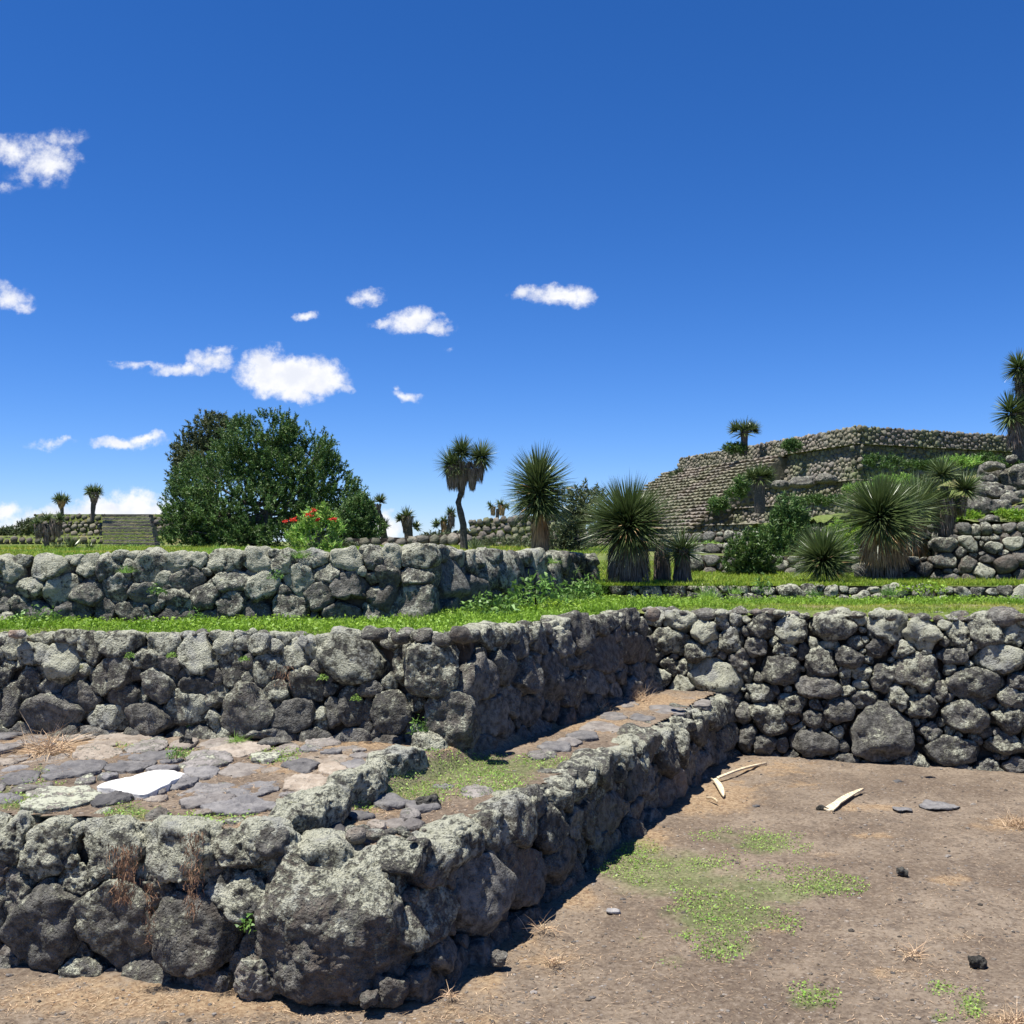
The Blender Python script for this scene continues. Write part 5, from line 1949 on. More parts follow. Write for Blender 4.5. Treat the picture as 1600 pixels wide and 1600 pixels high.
def yucca(label, Y, base_px, heads, trunk=None, sk=None, single=0, nleaf=260, width=0.03, group='yuccas', mat='yucca', droop=.12, base_z=None, smat='dead'):
    """heads: (px, py, r_px, axis, phimax, elong_px); trunk: [(px, py, r_px)...] from base up; sk: (px, py_top, h_px, r0_px, r1_px)"""
    S = Y / 1600.0
    b = aty(base_px[0], base_px[1], Y)
    root = empty('yucca', b, label, 'yucca', group)
    off = np.array(b[:])

    def loc(px, py, dy=0.0):
        q = aty(px, py, Y)
        return np.array([q.x - b.x, q.y - b.y + dy, q.z - b.z])
    for i, h in enumerate(heads):
        px, py, r = h[:3]
        axis = h[3] if len(h) > 3 else (0, 0, 1)
        pm = h[4] if len(h) > 4 else 2.2
        el = h[5] if len(h) > 5 else 0
        dy = h[6] if len(h) > 6 else 0
        yucca_head(root, loc(px, py, dy), r * S, nleaf, abs(hash((label, i))) % 9999 if False else (int(px) * 31 + int(py) * 7 + i), axis, pm, width, single if i == 0 else 0, droop, el * S, mat=mat)
    if trunk:
        pts = [tuple(loc(p[0], p[1])) for p in trunk]
        pts[0] = (pts[0][0], pts[0][1], pts[0][2] - 0.15)
        # subdivide for knobbliness
        P2, R2 = [], []
        for i in range(len(pts) - 1):
            for j in range(6):
                t = j / 6
                P2.append(tuple(pts[i][k] * (1 - t) + pts[i + 1][k] * t for k in range(3)))
                R2.append((trunk[i][2] * (1 - t) + trunk[i + 1][2] * t) * S * rnd(.88, 1.12))
        P2.append(pts[-1])
        R2.append(trunk[-1][2] * S)
        V, F = tube(P2, R2, 10)
        build('trunk', V, F, M['trunk'], root, None, True)
    if sk:
        for j, s in enumerate(sk):
            px, py, h, r0, r1 = s[:5]
            n = s[5] if len(s) > 5 else 500
            m_ = s[6] if len(s) > 6 else smat
            skirt(root, loc(px, py), h * S, r0 * S, r1 * S, n, 77 + j, m_, width=width * 1.0)
    return root


# the big ones near the camera
yucca('largest round yucca with pale-edged green blades above a shaggy brown skirt, left of centre-right', 9.9, (985, 915), [(982, 818, 82, (0, -.35, 1), 1.95, 6)], trunk=[(985, 918, 16), (983, 830, 12)],
      sk=[(982, 848, 68, 34, 42, 2200, 'deadgrey')], single=290, nleaf=2300, width=0.014)
yucca('small spiky yucca on a short dark trunk just right of the largest yucca', 10.0, (1067, 915), [(1066, 862, 44, (0, -.3, 1), 2.0)], trunk=[(1067, 918, 7), (1066, 862, 6)], sk=[(1066, 865, 50, 12, 17, 500, 'deadgrey')], nleaf=260, width=0.018)
yucca('dark shaggy yucca stump between the largest yucca and its small neighbour', 10.3, (1035, 912), [(1036, 862, 22, (0, 0, 1), 1.2)], trunk=[(1035, 914, 13), (1036, 860, 10)], sk=[(1035, 860, 52, 14, 16, 600, 'deadgrey')], nleaf=80, width=0.018)
yucca('dark backlit yucca with spray of arching blades over an orange skirt, centre', 10.2, (843, 872), [(841, 752, 62, (0, 0, 1), 2.2, 30), (843, 776, 52, (0, 0, 1), 2.25, 16)], trunk=[(843, 880, 11), (841, 760, 9)],
      sk=[(844, 812, 66, 13, 16, 1400, 'dead')], single=290, nleaf=900, width=0.015, droop=.16)
yucca('low green ball yucca without trunk in front of the shrubs on the right', 10.1, (1286, 915), [(1286, 876, 60, (0, -.3, 1), 2.2)], single=290, nleaf=1500, width=0.015)
yucca('broad yucca with rust-brown skirt in the middle of the right-hand group', 10.9, (1380, 908), [(1374, 806, 80, (0, -.35, 1), 1.9, 8)], trunk=[(1380, 912, 14), (1378, 820, 11)],
      sk=[(1380, 838, 52, 38, 46, 1700, 'dead'), (1380, 855, 55, 34, 34, 900, 'deadgrey')], single=290, nleaf=1800, width=0.015)
yucca('bushy yucca partly hidden behind the broad rust-skirted one', 12.0, (1432, 900), [(1430, 795, 58, (0, 0, 1), 2.2)], trunk=[(1432, 905, 9), (1430, 800, 8)], sk=[(1430, 815, 60, 20, 22, 600, 'dead')], nleaf=600, width=0.022)
yucca('many-headed yucca on a bare dark trunk at the right of the group', 12.2, (1472, 882), [(1473, 742, 34, (0, -.3, 1), 1.9), (1508, 765, 34, (.5, -.2, 1), 2.0), (1478, 790, 36, (0, -.4, 1), 1.9), (1450, 770, 28, (-.4, -.2, 1), 1.9)],
      trunk=[(1472, 886, 8), (1474, 830, 8), (1476, 760, 6)], sk=[(1474, 790, 52, 26, 18, 900, 'deadgrey'), (1500, 780, 30, 14, 10, 300, 'deadgrey')], nleaf=300, width=0.022)
yucca('tall black yucca cut by the right edge, several dark heads against the sky', 17.0, (1588, 712), [(1592, 572, 30, (.1, 0, 1), 2.4, 6), (1602, 605, 28, (.4, 0, 1), 2.2), (1578, 640, 32, (-.3, 0, 1), 2.4, 14), (1604, 640, 30, (.4, 0, 1), 2.2)],
      trunk=[(1590, 716, 9), (1594, 660, 8), (1600, 575, 6)], sk=[(1586, 655, 48, 10, 14, 600, 'deadgrey'), (1594, 585, 40, 9, 9, 300, 'deadgrey')], nleaf=420, width=0.026)
yucca('slender leaning yucca with three spiky heads and a long bare trunk', 11.5, (724, 870), [(706, 726, 31, (-.45, -.2, 1), 2.45), (722, 706, 27, (0, 0, 1), 2.3), (752, 714, 30, (.45, 0, 1), 2.4), (714, 730, 27, (0, -.6, 1), 2.3)],
      trunk=[(726, 872, 6.5), (724, 820, 6), (716, 785, 4.5), (722, 765, 4.2), (722, 735, 5)], sk=[(709, 734, 34, 19, 12, 900, 'deadgrey'), (747, 726, 30, 17, 10, 500, 'deadgrey'), (738, 738, 30, 15, 6, 600, 'deadgrey'), (722, 730, 46, 20, 5, 1100, 'deadgrey')], nleaf=420, width=0.014)
# on and around the pyramid
yucca('bushy yucca standing on the skyline at the top of the pyramid stairway', 44.5, (1163, 702), [(1163, 674, 25, (0, 0, 1), 1.9, 4), (1150, 672, 17, (-.4, 0, 1), 1.8), (1176, 672, 17, (.4, 0, 1), 1.8)], trunk=[(1163, 706, 5), (1163, 672, 5)], sk=[(1163, 676, 16, 9, 6, 200, 'deadgrey')], nleaf=170, width=0.07)
yucca('grey-green yucca on a thick trunk on the pyramid terrace, in front of the stairway', 33.0, (1187, 790), [(1187, 744, 25, (0, 0, 1), 2.0, 6), (1175, 745, 17, (-.4, 0, 1), 2.0), (1199, 744, 17, (.4, -.2, 1), 2.0)], trunk=[(1187, 795, 8), (1187, 745, 8)], sk=[(1187, 755, 22, 12, 9, 260, 'deadgrey')], nleaf=220, width=0.055)
# distant left and centre
yucca('brownish round-headed yucca on the far left platform', 58.0, (98, 806), [(96, 782, 15, (0, 0, 1), 2.3), (90, 780, 11, (-.3, 0, 1), 2.3), (103, 781, 11, (.3, 0, 1), 2.3)], trunk=[(98, 810, 2.6), (96, 785, 3)], sk=[(96, 783, 15, 11, 4, 260, 'dead')], nleaf=90, width=0.08)
yucca('taller round-headed yucca on the far left platform beside its stairway', 58.0, (146, 806), [(147, 770, 17, (0, 0, 1), 2.3), (140, 768, 12, (-.3, 0, 1), 2.3), (154, 768, 12, (.3, 0, 1), 2.3)], trunk=[(144, 810, 3), (147, 775, 4)], sk=[(147, 773, 20, 13, 4, 300, 'deadgrey')], nleaf=100, width=0.08)
yucca('shaggy many-headed yucca in front of the far left platform', 22.0, (72, 868), [(58, 818, 14, (-.4, 0, 1), 1.9), (74, 812, 15, (0, 0, 1), 1.9), (92, 812, 15, (.4, 0, 1), 1.8), (62, 830, 12, (-.3, -.3, 1), 1.9)], trunk=[(72, 872, 5), (74, 825, 4)],
      sk=[(62, 822, 22, 12, 8, 350, 'deadgrey'), (88, 816, 26, 13, 8, 350, 'deadgrey'), (74, 825, 24, 9, 6, 250, 'deadgrey')], nleaf=90, width=0.03)
yucca('two-headed yucca rising behind the dark bush, centre left', 26.0, (600, 850), [(578, 790, 15, (-.3, 0, 1), 1.8), (594, 784, 15, (.2, 0, 1), 1.8), (601, 820, 12, (.6, 0, 1), 2.0)], trunk=[(604, 852, 7), (596, 815, 5), (588, 792, 5)], sk=[(587, 792, 24, 13, 6, 300, 'deadgrey')], nleaf=120, width=0.045)
yucca('squat yucca cluster in front of the small white cloud', 26.0, (640, 850), [(636, 808, 18, (0, 0, 1), 1.8), (650, 824, 13, (.5, 0, 1), 2.0), (626, 812, 11, (-.4, 0, 1), 1.8)], trunk=[(640, 852, 7), (637, 812, 7)], sk=[(636, 810, 24, 14, 8, 350, 'deadgrey')], nleaf=120, width=0.045)
yucca('three slim yuccas grown together left of the thin bare trunk', 28.0, (696, 848), [(705, 803, 13, (.1, 0, 1), 2.0), (694, 815, 11, (-.1, 0, 1), 2.0), (682, 820, 11, (-.3, 0, 1), 2.2)], trunk=[(698, 850, 3.5), (704, 808, 4)], sk=[(705, 805, 22, 7, 6, 220, 'deadgrey'), (694, 817, 22, 6, 5, 200, 'dead')], nleaf=110, width=0.045)
yucca('small brown-skirted yucca pair on top of the terraced mound', 33.0, (778, 812), [(767, 791, 10, (-.4, 0, 1), 2.3), (782, 788, 12, (0, 0, 1), 2.3), (792, 792, 9, (.4, 0, 1), 2.3)], trunk=[(776, 814, 3), (778, 795, 3)], sk=[(770, 793, 14, 6, 4, 160, 'dead'), (784, 791, 16, 9, 5, 260, 'dead')], nleaf=60, width=0.05)
yucca('low grassy yucca rosette at the foot of the shaggy far left yucca', 20.0, (112, 866), [(112, 858, 22, (0, 0, 1), 1.6), (90, 860, 16, (0, 0, 1), 1.6), (140, 862, 18, (.3, 0, 1), 1.6)], nleaf=110, width=0.03)
yucca('low grassy tuft beside the slender yucca trunk', 12.0, (745, 868), [(742, 862, 22, (0, 0, 1), 1.5), (760, 866, 16, (0, 0, 1), 1.5)], nleaf=160, width=0.012, mat='yucca')


# ---------------------------------------------------------------- trees and shrubs
def foliage_tree(name, label, cat, Y, base_px, lobes, n, spray, leaf, mat='tree', trunk=None, depth=0.8, upness=0.6, holes=0.35, seed=1, leaves_per=22, bark='bark', group=None, branches=14):
    """lobes: (px, py, rx_px, ry_px). Sprays of small leaves on shells of the lobes, with ragged gaps."""
    S = Y / 1600.0
    b = aty(base_px[0], base_px[1], Y)
    root = empty(name, b, label, cat, group)
    rs = np.random.default_rng(seed)
    L = np.array([(aty(l[0], l[1], Y).x - b.x, 0 if len(l) < 5 else l[4], aty(l[0], l[1], Y).z - b.z, l[2] * S, l[3] * S) for l in lobes])
    vol = L[:, 3] * L[:, 4]
    pick = rs.choice(len(L), n, p=vol / vol.sum())
    d = rs.normal(size=(n, 3))
    d /= np.linalg.norm(d, axis=1)[:, None]
    rad = rs.uniform(0.0, 1, n) ** (1 / 4.2)
    C = L[pick][:, :3] + d * rad[:, None] * np.stack([L[pick, 3], L[pick, 3] * depth, L[pick, 4]], 1)
    nn = fbm(C * (2.4 / (spray * 5)), 2, seed + 5)
    keep = nn > -holes
    C, d = C[keep], d[keep]
    N = len(C)
    # each spray: leaves along an outward/upward axis
    ax = d * 0.8 + rs.normal(size=d.shape) * 0.35
    ax[:, 2] += upness
    ax /= np.linalg.norm(ax, axis=1)[:, None]
    m = leaves_per
    t = rs.uniform(0, 1, (N, m))
    base = C[:, None, :] + ax[:, None, :] * (t * spray)[..., None]
    dd = ax[:, None, :] * 0.5 + rs.normal(size=(N, m, 3)) * 0.6
    dd /= np.linalg.norm(dd, axis=2)[..., None]
    base = base.reshape(-1, 3)
    dd = dd.reshape(-1, 3)
    V, F, mm = blades(base, dd, leaf * rs.uniform(.7, 1.3, N * m), leaf * 0.36 * rs.uniform(.7, 1.3, N * m), np.zeros(N * m), 1)
    tn = np.repeat(rs.uniform(.65, 1.35, N), m)
    tt_ = np.stack([tn * rs.uniform(.85, 1.25, N * m), tn, tn], 1)
    o = build('crown', V, F, M[mat], root, None, False, np.repeat(tt_, mm, axis=0))
    tag(o, kind='stuff')
    # trunk and limbs
    if trunk:
        Vt, Ft, off = [], [], 0
        top = L[:, :3].mean(axis=0)
        hmax = (L[:, 2] + L[:, 4]).max()
        v1, f1 = tube([(0, 0, -.2), (0.02, 0, top[2] * .4), (top[0] * .5, 0, top[2] * .8), (top[0], 0, top[2] * 1.1)], [trunk * S, trunk * S * .85, trunk * S * .6, trunk * S * .3], 8)
        Vt += v1
        Ft += f1
        off = len(Vt)
        build('trunk', Vt, Ft, M[bark], root, None, True)
        Vt, Ft, off = [], [], 0
        for j in range(branches):
            l = L[rs.integers(len(L))]
            s0 = np.array([rs.uniform(-.02, .02), 0, top[2] * rs.uniform(.15, .9)])
            dv = rs.normal(size=3)
            dv /= np.linalg.norm(dv)
            e0 = l[:3] + dv * np.array([l[3], l[3] * depth, l[4]]) * .75
            mid = (s0 + e0) / 2 + np.array([0, 0, -0.08 * abs(e0[2] - s0[2])])
            v1, f1 = tube([tuple(s0), tuple(mid), tuple(e0)], [trunk * S * .35, trunk * S * .22, trunk * S * .06], 5)
            Vt += v1
            Ft += [tuple(q + off for q in f) for f in f1]
            off = len(Vt)
        o = build('branches', Vt, Ft, M[bark], root, None, True)
    return root


foliage_tree('broad_tree', 'large dense dark green tree with a ragged domed crown, left of centre', 'tree', 24.0, (415, 866),
             [(415, 712, 62, 62), (345, 760, 72, 60), (470, 748, 60, 66), (400, 800, 110, 48), (320, 820, 62, 38), (500, 795, 62, 50), (440, 840, 110, 26, 0), (380, 700, 50, 44), (430, 672, 34, 30),
              (480, 700, 40, 36), (290, 790, 34, 40), (535, 775, 32, 30), (510, 745, 30, 36), (552, 802, 26, 28), (535, 830, 46, 28), (300, 845, 46, 18), (350, 850, 60, 16)],
             8200, 0.20, 0.066, trunk=9, holes=0.30, seed=3, leaves_per=28, upness=0.8, branches=46)
foliage_tree('pine_tree', 'greyer airy tree peeping out behind the large dark tree on its left', 'tree', 33.0, (330, 866),
             [(325, 672, 30, 22), (300, 695, 26, 18), (345, 668, 26, 18), (285, 715, 20, 18), (320, 720, 44, 30), (300, 750, 34, 30)],
             1300, 0.24, 0.10, mat='airy', trunk=7, holes=0.30, seed=4, leaves_per=20, branches=22)
foliage_tree('dark_bush', 'dark green rounded bush at the right foot of the large tree', 'bush', 20.0, (558, 862),
             [(556, 812, 28, 28), (570, 832, 30, 26), (545, 838, 30, 24), (560, 790, 16, 14), (585, 845, 20, 14)],
             1100, 0.13, 0.06, mat='tree', trunk=4, holes=.5, seed=5, leaves_per=18, upness=.8)
fb = foliage_tree('flowering_bush', 'bright green bush with red-orange flowers on the upper platform edge', 'bush', 9.6, (496, 868),
                  [(496, 828, 34, 24), (480, 838, 28, 20), (512, 838, 28, 20), (500, 808, 18, 14), (495, 852, 40, 12)],
                  560, 0.07, 0.048, mat='cover', trunk=2, holes=.25, seed=6, leaves_per=8, upness=1.2)


def flowers(root, Y, pts):
    b = root.location
    for (px, py, r) in pts:
        c = aty(px, py, Y)
        n = 60
        q = RNG.normal(size=(n, 3)) * np.array([1, 1, .6]) * r * Y / 1600 * 0.5
        q += np.array([c.x - b.x, c.y - b.y - 0.12, c.z - b.z])
        V, F = cards(q, np.full(n, 0.018), 0.3, .7)
        build('flower', V, F, M['red'], root)


flowers(fb, 9.6, [(486, 805, 7), (463, 812, 6), (450, 815, 4), (495, 798, 5), (525, 811, 5), (500, 812, 3)])
foliage_tree('airy_tree', 'thin grey-green tree between the dark yucca and the largest yucca', 'tree', 15.0, (900, 880),
             [(890, 800, 26, 30), (905, 830, 34, 36), (880, 850, 30, 24), (925, 800, 26, 30), (915, 775, 18, 16), (895, 870, 40, 20)],
             900, 0.14, 0.06, mat='airy', trunk=3, holes=.25, seed=7, leaves_per=14, upness=.5)
foliage_tree('conifer_shrub', 'tall dark green feathery shrub right of the round shrub, below the pyramid', 'bush', 14.0, (1228, 905),
             [(1232, 805, 22, 24), (1225, 835, 34, 28), (1225, 865, 36, 30), (1240, 820, 24, 24), (1215, 885, 34, 20)],
             1200, 0.12, 0.05, mat='tree', trunk=3, holes=.6, seed=8, leaves_per=18, upness=1.3)
foliage_tree('round_shrub', 'rounded mid-green shrub on the grass below the pyramid terraces', 'bush', 12.5, (1172, 908),
             [(1172, 855, 28, 22), (1165, 878, 34, 24), (1188, 880, 30, 24), (1175, 896, 32, 12)],
             800, 0.08, 0.05, mat='bush', trunk=2.5, holes=.5, seed=9, leaves_per=14, upness=.7)
foliage_tree('olive_bush', 'olive green bush beside the outcrop at the right edge', 'bush', 17.0, (1588, 790),
             [(1588, 750, 30, 26), (1600, 770, 34, 26), (1570, 735, 18, 12)],
             700, 0.12, 0.06, mat='bush', trunk=3, holes=.4, seed=10, leaves_per=16, upness=.5)
foliage_tree('yellow_bush', 'yellow-green scrub behind the low ball yucca', 'bush', 13.5, (1305, 890),
             [(1300, 850, 26, 20), (1320, 835, 24, 20), (1330, 868, 26, 22)],
             500, 0.09, 0.05, mat='grass', trunk=2, holes=.3, seed=12, leaves_per=12)
foliage_tree('small_scrub', 'thin scrub growing on the skyline left of the far platform', 'bush', 70.0, (12, 842),
             [(12, 836, 7, 4), (28, 838, 6, 3)], 160, 0.4, 0.3, mat='airy', trunk=2, seed=13, leaves_per=12)
# scrub patches on the pyramid and on the mound
for i, (px, py, Y, rx, ry, mt, lab) in enumerate([
        (45, 826, 55.0, 16, 9, 'airy', 'olive scrub on the sloping left shoulder of the far left platform'),
        (190, 862, 30.0, 40, 4, 'cover', 'bright grass clumps at the foot of the far left stairway'),
        (1150, 772, 38.5, 12, 8, 'tree', 'dark scrub at the right edge of the pyramid stairway, upper clump'),
        (1122, 790, 40.0, 13, 8, 'tree', 'dark scrub at the right edge of the pyramid stairway, middle clump'),
        (1078, 822, 41.5, 8, 5, 'tree', 'dark scrub at the foot of the pyramid stairway'),
        (1160, 755, 38.0, 8, 7, 'tree', 'small dark clump just left of the grey-green terrace yucca'),
        (1380, 722, 34.5, 26, 10, 'bush', 'green creeper spilling down the shaded pyramid face'),
        (1440, 728, 35.5, 26, 4, 'bush', 'low green growth on the shaded pyramid ledge, left part'),
        (1500, 722, 36.5, 28, 4, 'cover', 'low green growth on the shaded pyramid ledge, middle part'),
        (1545, 718, 37.0, 20, 4, 'bush', 'low green growth on the shaded pyramid ledge, right part'),
        (1400, 752, 33.5, 30, 5, 'cover', 'green strip of plants under the shaded pyramid ledge'),
        (1480, 748, 33.5, 34, 5, 'airy', 'olive strip of plants under the shaded pyramid ledge, behind the yucca heads'),
        (1345, 765, 32.5, 22, 5, 'cover', 'green clump near the pyramid corner foot'),
        (1060, 745, 50.0, 8, 9, 'airy', 'olive weeds at the upper left end of the stairway'),
        (1148, 702, 44.5, 14, 4, 'bush', 'low green weeds around the skyline yucca'),
        (1237, 697, 40.0, 9, 6, 'tree', 'dark hollow bush under the pyramid rim'),
        (690, 845, 22.0, 34, 10, 'airy', 'tall pale weeds left of the slender yucca trunk'),
        (800, 852, 18.0, 60, 9, 'airy', 'grassy scrub on the mound behind the upper wall'),
        (520, 853, 16.0, 30, 5, 'airy', 'dry scrub line behind the flowering bush'),
        (1100, 858, 20.0, 30, 5, 'cover', 'bright grass clump on the ledge right of the small yucca'),
        (1500, 808, 13.8, 30, 5, 'grass', 'green weeds on the ledge left of the outcrop'),
        (1580, 806, 13.6, 26, 5, 'grass', 'green weeds on the ledge below the outcrop'),
        (1290, 782, 30.0, 34, 3, 'bush', 'strip of grass on the pyramid terrace above the tall shrub')]):
    foliage_tree('scrub', lab, 'scrub', Y, (px, py + ry), [(px, py, rx, ry), (px - rx * .5, py + 1, rx * .6, ry * .8), (px + rx * .5, py + 1, rx * .6, ry * .8)],
                 int(90 + rx * 4), 0.10 * Y / 20, 0.055 * Y / 18, mat=mt, trunk=None, seed=30 + i, leaves_per=12)


# ---------------------------------------------------------------- weeds and tufts
def leafy_weed(label, px, py, z, rx, hz, n, leaf, mat='weed', Y=None, cat='weed', name='weed', droop=.3):
    c = at(px, py, z) if Y is None else Vector(aty(px, py, Y))
    root = empty(name, c, label, cat)
    a = RNG.uniform(0, 2 * math.pi, n)
    r = np.sqrt(RNG.uniform(0, 1, n)) * rx
    h = RNG.uniform(0.1, 1, n) * hz * (1 - (r / rx) ** 2 * .6)
    base = np.stack([r * np.cos(a), r * np.sin(a) * .7, h], 1)
    d = RNG.normal(size=(n, 3)) * .7
    d[:, 2] += .35
    d /= np.linalg.norm(d, axis=1)[:, None]
    V, F, m = blades(base, d, leaf * RNG.uniform(.6, 1.3, n), leaf * .42 * RNG.uniform(.7, 1.2, n), np.full(n, droop), 2)
    o = build('foliage', V, F, M[mat], root, None, False, rand_tint(n, m, .65, 1.35, .2))
    tag(o, kind='stuff')
    k = max(3, n // 40)
    Vt, Ft = [], []
    for j in range(k):
        an = rnd(0, 6.28)
        rr = rnd(0, rx * .7)
        v1, f1 = tube([(rr * .4 * math.cos(an), rr * .4 * math.sin(an) * .7, -.02), (rr * math.cos(an), rr * math.sin(an) * .7, hz * rnd(.6, .95))], [leaf * .06, leaf * .03], 4)
        off = len(Vt)
        Vt += v1
        Ft += [tuple(q + off for q in f) for f in f1]
    build('stems', Vt, Ft, M['weed'], root)
    return root


leafy_weed('leafy dark green weed growing against the shaded upper wall, tallest in the middle', 838, 952, 1.08, .26, .30, 420, .055)
leafy_weed('bushy green weed left of the tallest one against the shaded upper wall', 765, 962, 1.08, .20, .17, 320, .05)
leafy_weed('dense green weed at the right end of the shaded upper wall', 905, 940, 1.08, .22, .22, 320, .05)
leafy_weed('leafy weed between the upper wall end and the largest yucca', 925, 932, 1.08, .18, .24, 240, .05)
leafy_weed('low weed in front of the leafy wall weeds', 870, 958, 1.08, .2, .1, 260, .04, mat='grass')
leafy_weed('green clump at the foot of the second wall beside the small dark block', 325, 1142, .55, .15, .12, 420, .022)
leafy_weed('small trailing clump right of the green clump at the second wall', 372, 1140, .55, .09, .06, 180, .02)
leafy_weed('tiny fern in the shadow under the corner boulder', 577, 1524, 0.03, .03, .05, 40, .02)
leafy_weed('leafy sprout in the dark gap left of the corner boulder', 398, 1452, 0.12, .06, .07, 90, .025, Y=3.72)
leafy_weed('green sprouts at the foot of the upper wall, far left', 60, 975, 1.08, .16, .13, 200, .03)
leafy_weed('green sprout at the foot of the upper wall below its middle', 305, 972, 1.08, .07, .09, 70, .03)
leafy_weed('small green sprout growing in the upper wall face', 430, 905, 1.2, .06, .06, 60, .025, Y=6.6)
leafy_weed('weed on the upper wall near its left part', 245, 930, 1.2, .06, .08, 60, .028, Y=6.55)
leafy_weed('small weed on the paving next to the dark block', 275, 1185, .55, .05, .06, 90, .02)
leafy_weed('green weeds around the base of the broad rust-skirted yucca', 1440, 925, 1.2, .22, .10, 200, .04, mat='grass')
leafy_weed('weed with pale shoots on the low stone line, right of centre', 1190, 925, 1.2, .08, .16, 90, .035)
leafy_weed('green weed in the shadow behind the corner block gap', 655, 1150, .5, .05, .12, 120, .022, Y=5.36)
leafy_weed('green weed on the inner corner rocks at right', 1192, 985, .95, .05, .05, 60, .022, Y=7.82)


for (px, py, lab) in ((203, 1028, 'yellow-green moss cushion in the second wall, left part'), (268, 1028, 'yellow-green moss cushion in the second wall beside the dark triangular stone'),
                      (382, 1033, 'small bright moss cushion high in the second wall'), (505, 1062, 'yellow-green moss in the joint left of the largest block of the second wall'),
                      (556, 1095, 'yellow moss streak low in the second wall near the corner')):
    leafy_weed(lab, px, py, 0, .03, .035, 110, .012, mat='cover', Y=5.44 if px > 400 else 5.55, name='moss_cushion', cat='moss')


def tuft(label, px, py, z, r, n, mat='straw', Y=None, name='grass_tuft', up=.6, w=.003, cat='grass tuft'):
    c = at(px, py, z) if Y is None else Vector(aty(px, py, Y))
    root = empty(name, c, label, cat)
    d = RNG.normal(size=(n, 3))
    d[:, 2] = np.abs(d[:, 2]) * .6 + up
    d /= np.linalg.norm(d, axis=1)[:, None]
    base = RNG.normal(size=(n, 3)) * r * .18
    base[:, 2] = 0
    V, F, m = blades(base, d, r * RNG.uniform(.5, 1.1, n), np.full(n, w), RNG.uniform(.1, .6, n), 2)
    o = build('blades', V, F, M[mat], root, None, False, rand_tint(n, m, .7, 1.3, .1))
    tag(o, kind='stuff')
    return root


tuft('dry straw tuft on the dirt just right of the hollow grey rock', 868, 1505, 0, .09, 60, up=.5)
tuft('pale star-shaped dry tuft on the bare dirt', 1425, 1492, 0, .11, 70, up=.15)
tuft('dry grass tuft at the right picture edge on the dirt', 1590, 1290, 0, .2, 120, up=.4)
tuft('dry grass tuft at the lower right corner', 1585, 1598, 0, .12, 110, up=.4)
tuft('straw bundle lying on the dirt left of the green patch', 850, 1452, 0, .12, 50, up=.05)
tuft('dry tuft on the dirt in front of the low wall corner', 705, 1555, 0, .07, 50, up=.3)
tuft('straw tuft among the paving at far left', 75, 1172, .55, .28, 170, up=.12, w=.004)
tuft('yellowish grass tuft on top of the upper wall below the flowering bush', 470, 872, 1.5, .13, 130, mat='cover', Y=6.85, up=.9)
tuft('small grass tuft hanging on the upper wall, left part', 197, 895, 1.4, .10, 90, mat='cover', Y=6.55, up=.8)
tuft('pale grass tuft on the edge of the upper platform left of the flowers', 340, 862, 1.5, .12, 110, mat='cover', Y=7.3, up=.9)
tuft('tall grass tuft standing on the low stone line, left part', 1105, 935, 1.2, .2, 150, mat='cover', Y=9.3, up=1.0, w=.005)
tuft('grass tuft on the low stone line left of the ball yucca', 1150, 928, 1.2, .12, 90, mat='cover', Y=9.3, up=.9, w=.005)
tuft('dark grass tuft on the low stone line below the broad yucca', 1392, 930, 1.2, .18, 150, mat='weed', Y=9.2, up=.9, w=.005)
tuft('grass tuft on the low stone line below the ball yucca', 1270, 930, 1.2, .12, 90, mat='weed', Y=9.25, up=.9, w=.005)
tuft('orange dry grass along the shaded foot of the inner wall, near end', 940, 1112, .45, .16, 110, up=.4)
tuft('orange dry grass along the shaded foot of the inner wall, far end', 1000, 1095, .45, .2, 150, up=.35)
tuft('fern-like tuft hanging on the shaded upper wall', 862, 880, 1.3, .14, 110, mat='cover', Y=9.3, up=.5)
tuft('yellow fern tuft at the end of the shaded upper wall', 890, 895, 1.3, .16, 120, mat='cover', Y=9.9, up=.5)
tuft('dry brown tuft clinging to the low side wall near its far end', 1087, 1142, .35, .08, 70, Y=7.0, up=.1)
tuft('green and yellow tuft on the paving by the long flat stone', 370, 1158, .55, .09, 90, mat='cover', up=.6)


# dried plants hanging on the front wall
def hanging(label, px, py0, py1, Y, r, n):
    top = aty(px, py0, Y)
    bot = aty(px, py1, Y)
    root = empty('hanging_dried_plant', top, label, 'dried plant')
    h = top.z - bot.z
    t = RNG.uniform(0, .85, n)
    base = np.stack([RNG.normal(size=n) * r * (1 - .4 * t), RNG.uniform(-.03, .02, n), -t * h], 1)
    d = np.stack([RNG.normal(size=n) * .5, RNG.normal(size=n) * .3 - .1, -np.abs(RNG.normal(size=n)) - .4], 1)
    d /= np.linalg.norm(d, axis=1)[:, None]
    V, F, m = blades(base, d, RNG.uniform(.01, .035, n), RNG.uniform(.002, .004, n), np.full(n, .1), 1)
    o = build('strands', V, F, M['root'], root, None, False, rand_tint(n, m, .6, 1.5, .2))
    tag(o, kind='stuff')


hanging('rusty dried plant hanging over the third top stone of the front wall', 195, 1318, 1425, 3.70, .030, 620)
hanging('thin strip of rusty dried plant hanging down right of the fourth top stone', 303, 1298, 1450, 3.66, .020, 420)
hanging('wispy dead roots dangling in the joint between the two hanging plants', 235, 1375, 1485, 3.71, .012, 160)
hanging('reddish dried sprig on the second wall face', 443, 1040, 1075, 5.36, .03, 120)

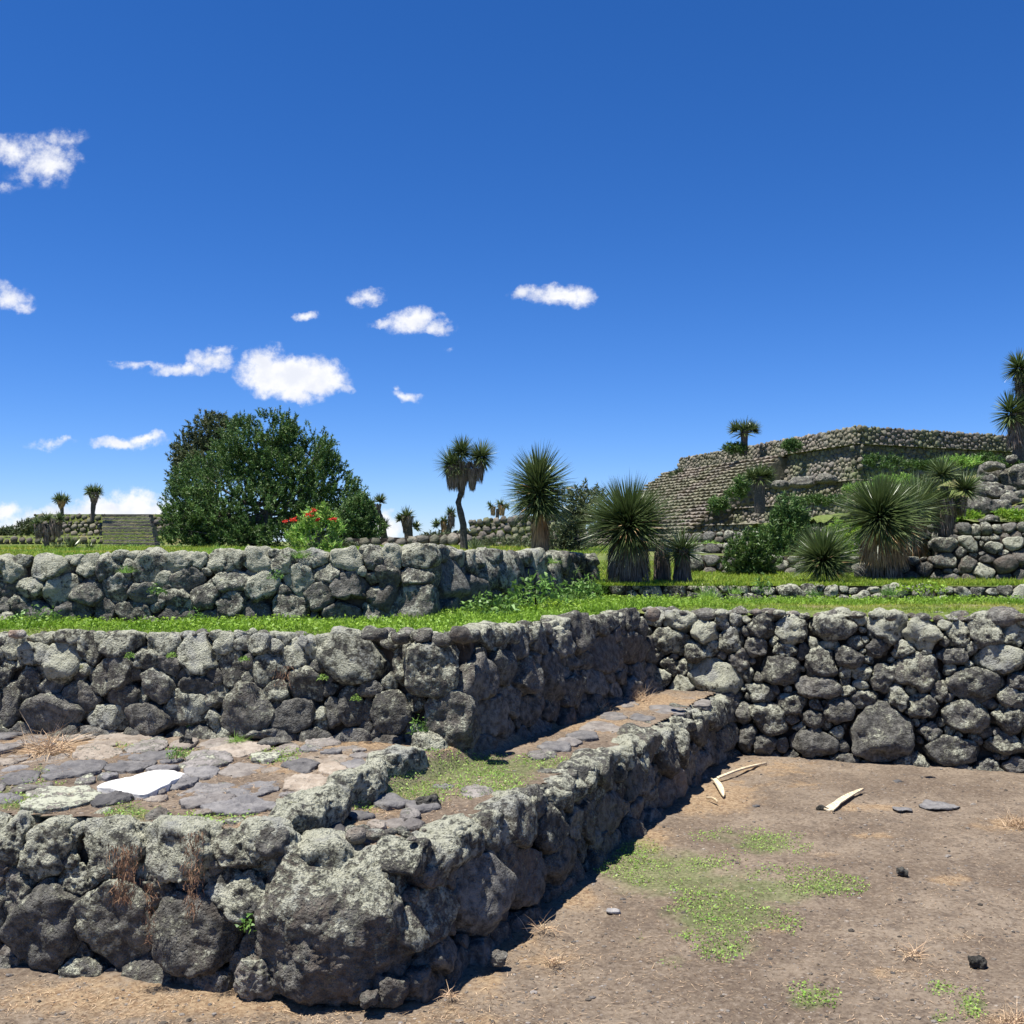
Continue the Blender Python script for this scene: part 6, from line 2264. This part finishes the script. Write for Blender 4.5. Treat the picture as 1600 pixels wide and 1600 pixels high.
# ---------------------------------------------------------------- dried yucca leaves on the dirt
def dried_leaf(label, p0, p1, w0, w1, z=0.012):
    a, b = at(*p0, z), at(*p1, z)
    root_loc = a
    d = b - a
    L = d.length
    d.normalize()
    s = Vector((-d.y, d.x, 0))
    V, F = [], []
    n = 8
    for i in range(n + 1):
        t = i / n
        w = (w0 + (w1 - w0) * t) * (1 if t < .8 else 1 - ((t - .8) / .2) * .7) * rnd(.82, 1.1)
        c = d * (L * t) + s * (0.006 * math.sin(t * 3)) + Vector((0, 0, 0.004 + 0.010 * math.sin(t * 3.14)))
        for (k, hz) in ((-1, .004), (0, -.004), (1, .004)):
            V.append((c + s * (w / 2 * k) + Vector((0, 0, hz)))[:])
        for (k, hz) in ((1, -.004), (0, -.012), (-1, -.004)):
            V.append((c + s * (w / 2 * k) + Vector((0, 0, hz)))[:])
    for i in range(n):
        for j in range(6):
            k = (j + 1) % 6
            F.append((i * 6 + j, i * 6 + k, i * 6 + 6 + k, i * 6 + 6 + j))
    F.append((0, 1, 2, 3, 4, 5))
    F.append(tuple(n * 6 + q for q in (5, 4, 3, 2, 1, 0)))
    me = bpy.data.meshes.new('dried_leaf')
    me.from_pydata(V, [], F)
    me.materials.append(M['pale'])
    o = obj('dried_leaf', me, None, a)
    tag(o, label, 'dried leaf')


dried_leaf('broad pale dried leaf with a dark root end, lying alone on the dirt', (1295, 1266), (1350, 1233), .055, .03)
dried_leaf('long pale dried leaf pointing toward the inner corner of the yard', (1122, 1216), (1198, 1193), .024, .024)
dried_leaf('short curled dried leaf just below the long one', (1115, 1217), (1130, 1244), .035, .04)
dried_leaf('thin pale sliver of leaf left of the curled one', (1104, 1247), (1121, 1254), .012, .01)

for o in list(bpy.data.objects):
    if o.parent is None and o.get('category') and not o.get('group'):
        cat = o['category']
        same = [q for q in bpy.data.objects if q.parent is None and q.get('category') == cat]
        if len(same) > 1:
            o['group'] = {'stone wall': 'dry stone walls of the terraces', 'stone': 'loose stones lying about', 'bush': 'bushes around the ruins',
                          'weed': 'leafy weeds at the feet of the walls', 'grass tuft': 'tufts of grass on ground and walls', 'scrub': 'scrub clumps on the far ruins',
                          'boulder': 'boulders on the slope', 'tree': 'trees behind the terraces', 'pyramid': 'stepped pyramids', 'dried plant': 'dried plants hanging on the walls',
                          'dried leaf': 'dried yucca leaves on the dirt'}.get(cat, cat + 's')

print('objects', len(bpy.data.objects), 'tris', sum(sum(len(p.vertices) - 2 for p in me.polygons) if len(me.polygons) < 4000 else len(me.loops) - 2 * len(me.polygons) for me in bpy.data.meshes))
